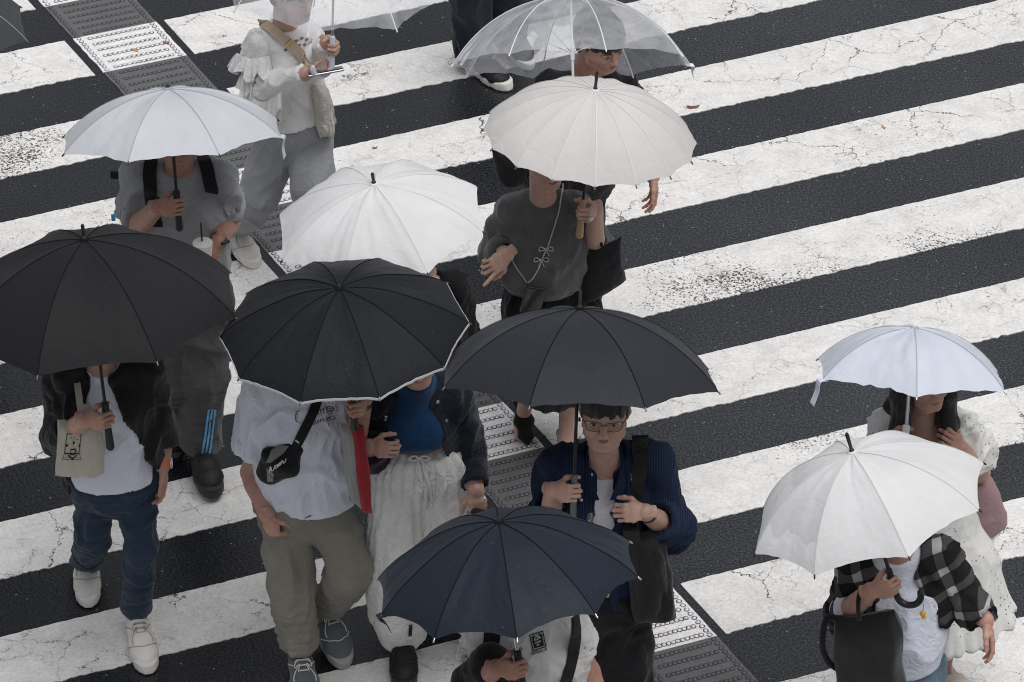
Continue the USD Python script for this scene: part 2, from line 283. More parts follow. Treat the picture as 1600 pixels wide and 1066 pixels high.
def paint(name, col, cscale, cthin, speck, seed, grime=.5):
    """Road paint, cracked and worn through to the asphalt."""
    material(name, {
        'g': ('geometry', {}), 'mp': ('mapping', {'location': (seed * 3.7, seed * 5.1, 0), 'rotation': (0, 0, -.378), 'scale': (.85, 1.0, 1.0)}),
        'dn': ('noise_texture', {'scale': 9, 'detail': 5, 'roughness': .7}), 'sb': ('vector_math', {'math_type': 'subtract', 'vector2': (.5, .5, .5)}), 'sc': ('vector_math', {'math_type': 'scale', 'scale': .12}), 'va': ('vector_math', {'math_type': 'add'}),
        'v': ('voronoi_texture', {'feature': 'distance_to_edge', 'scale': cscale}), 'v2': ('voronoi_texture', {'feature': 'distance_to_edge', 'scale': cscale * 2.7}),
        'm1': ('noise_texture', {'scale': 3.1, 'detail': 3}), 'w1': ('map_range', {'from_min': .45, 'from_max': .75, 'to_min': 0, 'to_max': cthin * cscale, 'clamp': True}), 'c1': ('math', {'math_type': 'less_than'}),
        'm2': ('noise_texture', {'scale': 4.3, 'detail': 4}), 'w2': ('map_range', {'from_min': .47, 'from_max': .76, 'to_min': 0, 'to_max': cthin * cscale * 1.3, 'clamp': True}), 'c2': ('math', {'math_type': 'less_than'}),
        's1': ('noise_texture', {'scale': 115, 'detail': 3, 'roughness': .6}), 's2': ('noise_texture', {'scale': 1.5, 'detail': 3}), 'sm': ('map_range', {'from_min': .40, 'from_max': .68, 'to_min': .80, 'to_max': .80 - speck, 'clamp': True}), 'c3': ('math', {'math_type': 'greater_than'}),
        'mx1': ('math', {'math_type': 'maximum'}), 'mx2': ('math', {'math_type': 'maximum'}),
        'd1': ('noise_texture', {'scale': 9, 'detail': 5, 'roughness': .65}), 'dr': ('rgb_ramp', {'ramp': [(.25, tuple(c * (1 - .42 * grime) for c in col)), (.5, tuple(c * (1 - .10 * grime) for c in col)), (.75, tuple(min(.9, c * 1.05) for c in col))]}),
        'd2': ('noise_texture', {'scale': 85, 'detail': 4, 'roughness': .7}), 'd3': ('map_range', {'from_min': .3, 'from_max': .7, 'to_min': .80, 'to_max': 1.10}), 'dm': ('mix_color', {'blend_type': 'multiply', 'fac': 1.0, 'use_clamp': False}),
        'mc': ('mix_color', {'b': (.075, .070, .065)}), 'hb': ('math', {'math_type': 'multiply_add', 'value2': .06}), 'iv': ('math', {'math_type': 'subtract', 'value1': 1.0}), 'bm': ('bump', {'strength': .6, 'distance': .003}), 'p': ('principled_bsdf', {'roughness': .5, 'specular_ior_level': .35})},
        [('g.position', 'mp.vector'), ('mp.vector', 'dn.vector'), ('dn.color', 'sb.vector1'), ('sb.vector', 'sc.vector1'), ('sc.vector', 'va.vector1'), ('mp.vector', 'va.vector2'), ('va.vector', 'v.vector'), ('va.vector', 'v2.vector'),
         ('mp.vector', 'm1.vector'), ('m1.fac', 'w1.value'), ('v.distance', 'c1.value1'), ('w1.result', 'c1.value2'), ('mp.vector', 'm2.vector'), ('m2.fac', 'w2.value'), ('v2.distance', 'c2.value1'), ('w2.result', 'c2.value2'),
         ('mp.vector', 's1.vector'), ('mp.vector', 's2.vector'), ('s2.fac', 'sm.value'), ('s1.fac', 'c3.value1'), ('sm.result', 'c3.value2'), ('c1.value', 'mx1.value1'), ('c2.value', 'mx1.value2'), ('mx1.value', 'mx2.value1'), ('c3.value', 'mx2.value2'),
         ('mp.vector', 'd1.vector'), ('d1.fac', 'dr.fac'), ('mp.vector', 'd2.vector'), ('d2.fac', 'd3.value'), ('dr.color', 'dm.a'), ('d3.result', 'dm.b'), ('dm.result', 'mc.a'), ('mx2.value', 'mc.fac'), ('mc.result', 'p.base_color'),
         ('mx2.value', 'iv.value2'), ('d2.fac', 'hb.value1'), ('iv.value', 'hb.value3'), ('hb.value', 'bm.height'), ('bm.normal', 'p.normal')])
W_ = (.77, .755, .735)
for i, (cs, th, sp) in enumerate([(3.0, .0030, .15), (3.4, .0026, .13), (3.2, .0032, .15), (4.6, .0016, .30), (2.8, .0034, .13), (3.1, .0026, .20), (3.6, .0028, .17), (2.7, .0034, .15)]):
    paint(f'stripe_paint_{i}', W_, cs, th, sp, i + 1)
paint('tactile_white', (.80, .78, .785), 2.2, .0012, .05, 11, .35)
paint('tactile_grey', (.125, .125, .13), 2.5, .0012, .09, 12, .5)
plain('grime_dark', (.045, .043, .042), .7); plain('grime_grey', (.028, .028, .029), .7)
# skin, hair
def skin(name, col):
    material(name, {'tc': ('texture_coordinate', {}), 'n': ('noise_texture', {'scale': 28, 'detail': 4}), 'r': ('rgb_ramp', {'ramp': [(.3, tuple(c * f for c, f in zip(col, (.9, .84, .82)))), (.7, tuple(c * f for c, f in zip(col, (1.06, 1.04, 1.02))))]}),
        'n2': ('noise_texture', {'scale': 260, 'detail': 2}), 'b': ('bump', {'strength': .25, 'distance': .0015}),
        'p': ('principled_bsdf', {'roughness': .48, 'specular_ior_level': .4, 'subsurface_weight': .12, 'subsurface_scale': .006, 'subsurface_radius': (1, .35, .2)})},
        [('tc.object', 'n.vector'), ('n.fac', 'r.fac'), ('r.color', 'p.base_color'), ('tc.object', 'n2.vector'), ('n2.fac', 'b.height'), ('b.normal', 'p.normal')])
skin('skin_light', (.53, .345, .275)); skin('skin_warm', (.46, .275, .21)); skin('skin_tan', (.39, .22, .16)); plain('lip_pink', (.34, .11, .10), .4); plain('lip_muted', (.27, .115, .095), .45)
material('hair_black', {'tc': ('texture_coordinate', {}), 'mp': ('mapping', {'scale': (1, 1, .12)}), 'n': ('noise_texture', {'scale': 240, 'detail': 3}), 'r': ('rgb_ramp', {'ramp': [(.3, (.004, .004, .004)), (.75, (.022, .018, .016))]}), 'b': ('bump', {'strength': .8, 'distance': .004}), 'p': ('principled_bsdf', {'roughness': .42})},
         [('tc.object', 'mp.vector'), ('mp.vector', 'n.vector'), ('n.fac', 'r.fac'), ('r.color', 'p.base_color'), ('n.fac', 'b.height'), ('b.normal', 'p.normal')])
plain('eye_dark', (.012, .01, .009), .25); plain('eye_white', (.38, .35, .33), .3)
# metal, plastic, film
plain('chrome', (.65, .65, .66), .28, 1.0); plain('brass', (.62, .45, .2), .32, 1.0); plain('black_plastic', (.012, .012, .013), .35); plain('black_matte', (.016, .016, .017), .6); plain('white_plastic', (.78, .78, .77), .35); plain('lilac_plastic', (.72, .72, .80), .25)
plain('wood', (.42, .27, .14), .4); plain('gunmetal', (.18, .18, .185), .35, .8); plain('orange_rubber', (.85, .14, .03), .5); plain('ink', (.012, .012, .012), .8); plain('ink_white', (.75, .75, .76), .8); plain('ink_grey', (.045, .047, .05), .8); plain('paper_cup', (.74, .73, .70), .55); plain('yellow_charm', (.8, .42, .03), .4)
plain('screen_glass', (.008, .008, .009), .1); plain('pearl', (.7, .7, .68), .25, .6); plain('sole_white', (.68, .66, .62), .6); plain('sole_grey', (.32, .31, .30), .6); plain('croc_cream', (.72, .66, .55), .5)
material('clear_film', {'lw0': ('fresnel', {'IOR': 1.3}), 'lw': ('math', {'math_type': 'multiply', 'value2': .55}), 'tc': ('texture_coordinate', {}), 'n': ('noise_texture', {'scale': 9, 'detail': 5, 'distortion': .8}), 'mr': ('map_range', {'from_min': .3, 'from_max': .75, 'to_min': .22, 'to_max': .5, 'clamp': True}),
    'v': ('voronoi_texture', {'scale': 60}), 'lt': ('math', {'math_type': 'less_than', 'value2': .14}), 'ml': ('math', {'math_type': 'multiply', 'value2': .45}), 'mx': ('math', {'math_type': 'maximum'}), 'b': ('bump', {'strength': .35, 'distance': .004}),
    't': ('transparent_bsdf', {'color': (.95, .955, .965)}), 'd': ('diffuse_bsdf', {'color': (.84, .86, .9)}), 'tl': ('translucent_bsdf', {'color': (.84, .86, .9)}), 'dd': ('mix_closure', {'fac': .5}), 'g': ('glossy_bsdf', {'color': (.9, .9, .92), 'roughness': .12}), 'haze': ('mix_closure', {}), 'o': ('mix_closure', {})},
    [('tc.object', 'n.vector'), ('n.fac', 'mr.value'), ('tc.object', 'v.vector'), ('v.distance', 'lt.value1'), ('lt.value', 'ml.value1'), ('mr.result', 'mx.value1'), ('ml.value', 'mx.value2'), ('mx.value', 'haze.fac'), ('n.fac', 'b.height'), ('b.normal', 'g.normal'), ('t.BSDF', 'haze.closure1'), ('d.BSDF', 'dd.closure1'), ('tl.BSDF', 'dd.closure2'), ('dd.closure', 'haze.closure2'), ('lw0.fac', 'lw.value1'), ('lw.value', 'o.fac'), ('haze.closure', 'o.closure1'), ('g.BSDF', 'o.closure2')], 'o.closure')
material('lens', {'f': ('fresnel', {'IOR': 1.2}), 't': ('transparent_bsdf', {'color': (.9, .9, .9)}), 'g': ('glossy_bsdf', {'roughness': .03}), 'o': ('mix_closure', {})}, [('f.fac', 'o.fac'), ('t.BSDF', 'o.closure1'), ('g.BSDF', 'o.closure2')], 'o.closure')
# umbrella cloths
canopy('canopy_silver', (.55, .56, .60), .04, .38, .25); canopy('canopy_black', (.0120, .0123, .0135), .0, .62, .12); canopy('canopy_soft_black', (.0095, .0105, .014), .0, .6, .28); canopy('canopy_charcoal', (.0245, .0265, .034), .0, .55, .1); canopy('canopy_navy', (.0125, .0175, .028), .0, .5, .35)
canopy('canopy_white', (.80, .80, .80), .22, .6, .0); canopy('canopy_beige', (.66, .635, .62), .12, .7, .0); canopy('canopy_pale', (.70, .74, .83), .2, .5, .0, bump=.6); canopy('canopy_plaid', (.05, .055, .055), .0, .6, .2)
plain('seam_black', (.0075, .0078, .009), .9, spec=.1); plain('seam_white', (.68, .68, .67), .7); plain('seam_silver', (.36, .37, .39), .6); plain('piping_white', (.55, .55, .57), .5)
# clothing
cloth('cotton_white', (.74, .74, .78), var=.04, bump=.5); cloth('cotton_lilac', (.71, .73, .82), var=.04, bump=.5); cloth('cotton_cream', (.86, .85, .83), var=.05, bump=.5); cloth('tee_grey', (.32, .325, .34), var=.08, bump=.5); cloth('tee_heather', (.58, .57, .55), var=.06, bump=.4)
cloth('sweat_grey', (.30, .305, .315), var=.1, bump=.45); cloth('track_grey', (.075, .075, .078), var=.12, bump=.6); cloth('denim_dark', (.018, .034, .060), var=.3, bump=.5); cloth('denim_light', (.16, .24, .30), var=.2); cloth('khaki', (.225, .21, .175), var=.1, bump=.6); cloth('white_linen', (.80, .79, .76), var=.05, bump=.8, wrinkle=30)
cloth('knit_charcoal', (.098, .099, .099), var=.3, bump=.5, weave=420, sheen=.35, wrinkle=60, wdist=.004); cloth('black_cloth', (.011, .011, .013), var=.2, bump=.5); cloth('black_knit', (.008, .008, .009), var=.2, bump=.6, sheen=.05); cloth('denim_jacket', (.014, .017, .028), var=.25, bump=.6); cloth('top_blue', (.009, .045, .120), var=.12, weave=500, bump=.3); cloth('navy_trouser', (.012, .017, .028), var=.2)
cloth('canvas', (.52, .475, .40), var=.06, weave=600, bump=.3); cloth('pink_bag', (.30, .19, .20), var=.1); cloth('bag_black', (.010, .010, .011), var=.15, bump=.4, rough=.7); cloth('bag_sheen', (.0115, .012, .0125), var=.35, bump=.18, rough=.5, spec=.28); cloth('bag_grey', (.24, .245, .225), var=.1); cloth('strap_tan', (.52, .42, .32), var=.06); cloth('red_cloth', (.32, .022, .03), var=.08); cloth('grey_cloth', (.33, .33, .32), var=.06); cloth('fluffy_cream', (.68, .64, .57), var=.08, wrinkle=90, bump=1.0)
cloth('leather_white', (.66, .63, .58), rough=.5, var=.1, bump=.2, sheen=0, spec=.4); cloth('leather_black', (.010, .010, .011), rough=.55, var=.1, bump=.25, sheen=0, spec=.3); cloth('mesh_shoe', (.10, .115, .12), rough=.7, var=.25)
cloth('sky_stripe', (.14, .42, .72), var=.04)
def striped(name, base, line, scale, thick, rot=0.0):
    """Fine vertical yarn stripes."""
    material(name, {'tc': ('texture_coordinate', {}), 'mp': ('mapping', {'rotation': (0, 0, rot)}), 'n': ('noise_texture', {'scale': 6, 'detail': 3}), 'w': ('wave_texture', {'bands_direction': 'x', 'scale': scale, 'distortion': .7, 'detail': 1, 'detail_scale': .6}), 'gt': ('map_range', {'from_min': 1 - thick, 'from_max': 1, 'clamp': True}), 'c': ('mix_color', {'a': base, 'b': line}),
        'wr': ('noise_texture', {'scale': 26, 'detail': 3, 'distortion': .8}), 'b': ('bump', {'strength': .6, 'distance': .006}), 'p': ('principled_bsdf', {'roughness': .8, 'specular_ior_level': .2})},
        [('tc.object', 'mp.vector'), ('mp.vector', 'w.vector'), ('w.fac', 'gt.value'), ('gt.result', 'c.fac'), ('c.result', 'p.base_color'), ('tc.object', 'wr.vector'), ('wr.fac', 'b.height'), ('b.normal', 'p.normal')])
striped('shirt_blue_stripe', (.010, .017, .042), (.020, .037, .085), 34, .5)
def plaid(name, dark, mid, light):
    nodes = {'tc': ('texture_coordinate', {}), 'mp': ('mapping', {'rotation': (.15, .35, .2)}), 'sx': ('separate_xyz', {}), 'p': ('principled_bsdf', {'roughness': .85, 'specular_ior_level': .2}), 'wr': ('noise_texture', {'scale': 24, 'detail': 3}), 'b': ('bump', {'strength': .6, 'distance': .006}), 'c1': ('mix_color', {'a': dark, 'b': mid}), 'c2': ('mix_color', {'b': light})}
    links = [('tc.object', 'mp.vector'), ('mp.vector', 'sx.vector'), ('tc.object', 'wr.vector'), ('wr.fac', 'b.height'), ('b.normal', 'p.normal'), ('c2.result', 'p.base_color'), ('c1.result', 'c2.a')]
    for ax in 'xz':
        nodes |= {f'm{ax}': ('math', {'math_type': 'multiply', 'value2': 11.0}), f'f{ax}': ('math', {'math_type': 'fraction'}), f'l{ax}': ('math', {'math_type': 'less_than', 'value2': .34})}
        links += [(f'sx.{ax}', f'm{ax}.value1'), (f'm{ax}.value', f'f{ax}.value1'), (f'f{ax}.value', f'l{ax}.value1')]
    nodes |= {'or': ('math', {'math_type': 'maximum'}), 'an': ('math', {'math_type': 'multiply'}), 'hf': ('math', {'math_type': 'multiply', 'value2': .5})}
    links += [('lx.value', 'or.value1'), ('lz.value', 'or.value2'), ('lx.value', 'an.value1'), ('lz.value', 'an.value2'), ('or.value', 'hf.value1'), ('hf.value', 'c1.fac'), ('an.value', 'c2.fac')]
    material(name, nodes, links)
plaid('plaid_black_white', (.012, .012, .013), (.12, .11, .115), (.42, .41, .41))
def eyelet(name, col, scale):
    """Broderie anglaise: little round holes in clusters."""
    material(name, {'tc': ('texture_coordinate', {}), 'v': ('voronoi_texture', {'scale': scale, 'randomness': .55}), 'lt': ('math', {'math_type': 'less_than', 'value2': .2}), 'n': ('noise_texture', {'scale': 9, 'detail': 1}), 'gt': ('math', {'math_type': 'greater_than', 'value2': .49}), 'm': ('math', {'math_type': 'multiply'}), 'c': ('mix_color', {'a': col, 'b': (.16, .15, .14)}), 'wr': ('noise_texture', {'scale': 26, 'detail': 3}), 'b': ('bump', {'strength': .6, 'distance': .006}), 'p': ('principled_bsdf', {'roughness': .85, 'specular_ior_level': .2})},
        [('tc.object', 'v.vector'), ('v.distance', 'lt.value1'), ('tc.object', 'n.vector'), ('n.fac', 'gt.value1'), ('lt.value', 'm.value1'), ('gt.value', 'm.value2'), ('m.value', 'c.fac'), ('c.result', 'p.base_color'), ('tc.object', 'wr.vector'), ('wr.fac', 'b.height'), ('b.normal', 'p.normal')])
eyelet('eyelet_white', (.70, .69, .66), 62)
plain('leaf_brown', (.16, .06, .035), .7); plain('leaf_orange', (.50, .26, .07), .7)

# ------------------------------------------------------------------ the crossing: asphalt, stripes, tactile strip
PHI = .378
DV, NV = A_([math.cos(PHI), math.sin(PHI)]), A_([-math.sin(PHI), math.cos(PHI)])
def dn(d, n, z=0.0): q = d * DV + n * NV; return A_([q[0], q[1], z])
rng = np.random.default_rng(4)
road = Node('road', 'wet dark asphalt road with a worn white zebra crossing', 'road', kind='structure')
g = np.linspace(-150, 150, 13); gx, gy_ = np.meshgrid(g, g, indexing='ij'); gi = np.arange(169).reshape(13, 13)
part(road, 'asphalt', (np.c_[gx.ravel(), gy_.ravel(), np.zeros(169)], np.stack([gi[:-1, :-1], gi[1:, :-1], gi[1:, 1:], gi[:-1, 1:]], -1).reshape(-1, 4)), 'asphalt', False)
TOP = {0: (0, 2.9543), 1: (.002, 2.286), 2: (.0079, 1.6392), 3: (.0009, .9772), 4: (-.0005, .2934), 5: (-.0029, -.3841), 6: (-.0055, -1.0613), 7: (-.0097, -1.7138), 8: (0, -2.3835)}
BOT = {-1: (0, 3.2727), 0: (0, 2.6226), 1: (.0064, 1.9650), 2: (-.0004, 1.3100), 3: (.0003, .6361), 4: (-.0020, -.0481), 5: (-.0037, -.7231), 6: (-.0083, -1.3935), 7: (0, -2.0507)}
STRIP_L = lambda n: -1.03 + (2.956 - n) * .1430
STRIP_R = lambda n: -.582 + (2.626 - n) * .1302
edge = lambda k, b: (BOT if b else TOP).get(k, (0, (2.6226 if b else 2.957) - .6689 * k))
def slab(loop, z, thick=.0035):
    """A thin sheet of paint with its edge: the outline (d, n), fanned from its two long sides."""
    p = A_([dn(d, n, z) for d, n in loop]); return p
def stripe(k, d0, d1, name='crosswalk_stripe', ragged=.004):
    (mt, ct), (mb, cb) = edge(k, 0), edge(k, 1); N = max(12, int((d1(0) - d0(0)) / .02)) if callable(d0) else 12
    nt, nb = ct, cb; N = int(max(12, min(700, abs(d1(cb) - d0(cb)) / .012))); t = np.linspace(0, 1, N)
    rows = []
    for j, s in enumerate((0, .33, .67, 1)):
        n = ct + (cb - ct) * s; a, b = d0(n), d1(n); d = a + (b - a) * t; nn = ct + mt * d + s * (cb + mb * d - ct - mt * d)
        if j in (0, 3):
            q = np.c_[d * 40, np.full(N, k * 9.1 + j), np.zeros(N)]; nn = nn + (ragged * (1.3 if j == 3 else .55)) * ((meshkit.noise(q, 3) - .5) * 2 + (meshkit.noise(q * 2.7, 5) - .5) * 1.5)
        rows.append(np.stack([dn(x, y, .004) for x, y in zip(d, nn)]))
    v = np.vstack(rows); ix = np.arange(4 * N).reshape(4, N); f = np.stack([ix[:-1, :-1], ix[1:, :-1], ix[1:, 1:], ix[:-1, 1:]], -1).reshape(-1, 4)
    ring = np.r_[ix[0], ix[1:, -1], ix[3, ::-1][1:], ix[1:3, 0][::-1]]; low = v[ring] - [0, 0, .004]; b0 = len(v); r2 = np.arange(len(ring)); nx = (r2 + 1) % len(ring)
    skirt = np.stack([ring, ring[nx], b0 + nx, b0 + r2], 1)
    part(road, name, (np.vstack([v, low]), np.vstack([f, skirt[:, ::-1]])), f'stripe_paint_{(k * 3 + (1 if d1(0) > 2 else 0)) % 8 if not (k == 4 and d1(0) > 2) else 3}', False)
for k in range(-5, 12):
    stripe(k, lambda n: -7.0, lambda n: STRIP_L(n) - .043)
    stripe(k, lambda n: STRIP_R(n) + .038, lambda n: 7.0)
tact = Node('tactile_strip', 'tactile walking strip of alternating white and grey bumpy panels crossing the zebra stripes', 'tactile paving', at=dn(-.5, 0))
def studs(centres, r, z):
    dome, ring = [], []
    th = np.arange(10) * 2 * np.pi / 10; c, s = np.cos(th), np.sin(th)
    for q in centres:
        v = np.vstack([np.c_[q[0] + r * .66 * c, q[1] + r * .66 * s, np.full(10, z + .0012)], np.c_[q[0] + r * .42 * c, q[1] + r * .42 * s, np.full(10, z + .0042)], [[q[0], q[1], z + .005]]]); i = np.arange(10); j = (i + 1) % 10
        dome.append((v, np.vstack([np.stack([i, j, 10 + j], 1), np.stack([i, 10 + j, 10 + i], 1), np.stack([10 + i, 10 + j, np.full(10, 20)], 1)])))
        o = r * (1 + .12 * rng.standard_normal(10) * .5); w = np.where(rng.random(10) < .16, .9, .70)
        v = np.vstack([np.c_[q[0] + o * c, q[1] + o * s, np.full(10, z + .0012)], np.c_[q[0] + r * w * c, q[1] + r * w * s, np.full(10, z + .0016)]])
        ring.append((v, np.vstack([np.stack([i, j, 10 + j], 1), np.stack([i, 10 + j, 10 + i], 1)])))
    return join(dome), join(ring)
lines = [edge(k, b)[1] for k in range(-3, 10) for b in (0, 1)]
for q in range(len(lines) - 1):
    n0, n1 = lines[q], lines[q + 1]; white = q % 2 == 0
    N = 14; t = np.linspace(0, 1, N); wob = lambda s: .004 * (meshkit.noise(np.c_[t * 9, np.full(N, q * 3.3 + s), np.zeros(N)], 2) - .5) * 2
    nn = n0 + (n1 - n0) * t; L, R = STRIP_L(nn) + wob(0), STRIP_R(nn) + wob(1) * .5
    cols = [np.stack([dn(l + (r_ - l) * s, n_, .0045 if white else .0035) for l, r_, n_ in zip(L, R, nn)]) for s in (0, .5, 1)]
    v = np.vstack(cols); ix = np.arange(3 * N).reshape(3, N); f = np.stack([ix[:-1, :-1], ix[:-1, 1:], ix[1:, 1:], ix[1:, :-1]], -1).reshape(-1, 4)
    ring = np.r_[ix[0], ix[1:, -1], ix[2, ::-1][1:], ix[1:2, 0]]; low = v[ring] * [1, 1, 0]; r2 = np.arange(len(ring)); nx = (r2 + 1) % len(ring)
    sk = np.stack([ring, ring[nx], len(v) + nx, len(v) + r2], 1)[:, ::-1]
    vv, ff = np.vstack([v, low]), np.vstack([f, sk]); ff = ff if normals_of(vv, np.vstack([ff[:, [0, 1, 2]], ff[:, [0, 2, 3]]]))[ix[1, 5], 2] > 0 else ff[:, ::-1]
    pn = part(tact, 'panel', (vv, ff), 'tactile_white' if white else 'tactile_grey', False)
    z = .0045 if white else .0035
    for row in range(8):
        if row < 6:
            n = n0 + (n1 - n0) * (row + .55) / 6; l, r_ = STRIP_L(n), STRIP_R(n); cs = [dn(l + (r_ - l) * (.17 + .68 * i / 12), n) for i in range(13)]
        else:
            cs = []
            for i in range(12):
                n = n0 + (n1 - n0) * (i + .5) / 12; l, r_ = STRIP_L(n), STRIP_R(n); cs.append(dn(l + (r_ - l) * (.055 if row == 6 else .935), n))
        do, ri = studs(cs, .0118, z)
        sp = part(tact, 'stud_row', do, 'tactile_white' if white else 'tactile_grey', 60, parent=pn)
        part(tact, 'worn_rim_row', ri, 'grime_dark' if white else 'grime_grey', False, parent=pn)
# fallen leaves
def leaf(u, v, ang, size, mat, label):
    c = gz(u, v, .008); nd = Node('fallen_leaf', label, 'leaf', at=c); a = np.linspace(0, 2 * np.pi, 17)[:-1]
    x = size * np.cos(a); y = size * .36 * np.sin(a) * (1 - .25 * np.cos(a)); ca, sa = math.cos(ang), math.sin(ang)
    P = np.c_[c[0] + ca * x - sa * y, c[1] + sa * x + ca * y, c[2] + .006 * np.cos(a * 2) + .003]; i = np.arange(16); top = np.vstack([P, c + [0, 0, .001]])
    part(nd, 'blade', (np.vstack([top, top - [0, 0, .001]]), np.vstack([np.stack([i, (i + 1) % 16, np.full(16, 16)], 1), np.stack([17 + (i + 1) % 16, 17 + i, np.full(16, 33)], 1)])), mat, 60)
    part(nd, 'stalk', tube([c + [-ca * size, -sa * size, .004], c + [-ca * size * 1.5, -sa * size * 1.5, .006]], .0008, 5), mat)
leaf(1083, 167, .1, .030, 'leaf_brown', 'dark brown curled leaf on the white stripe right of the beige umbrella')
leaf(1381, 199, -1.0, .014, 'leaf_orange', 'tiny orange leaf scrap on a white stripe at upper right')
leaf(212, 79, -.5, .016, 'leaf_orange', 'yellow leaf in the middle of the white tactile panel')
leaf(260, 67, -.2, .017, 'leaf_brown', 'dark red leaf at the right edge of the white tactile panel')
leaf(586, 231, .2, .012, 'leaf_brown', 'small reddish leaf crumb on the stripe above the plain white umbrella')
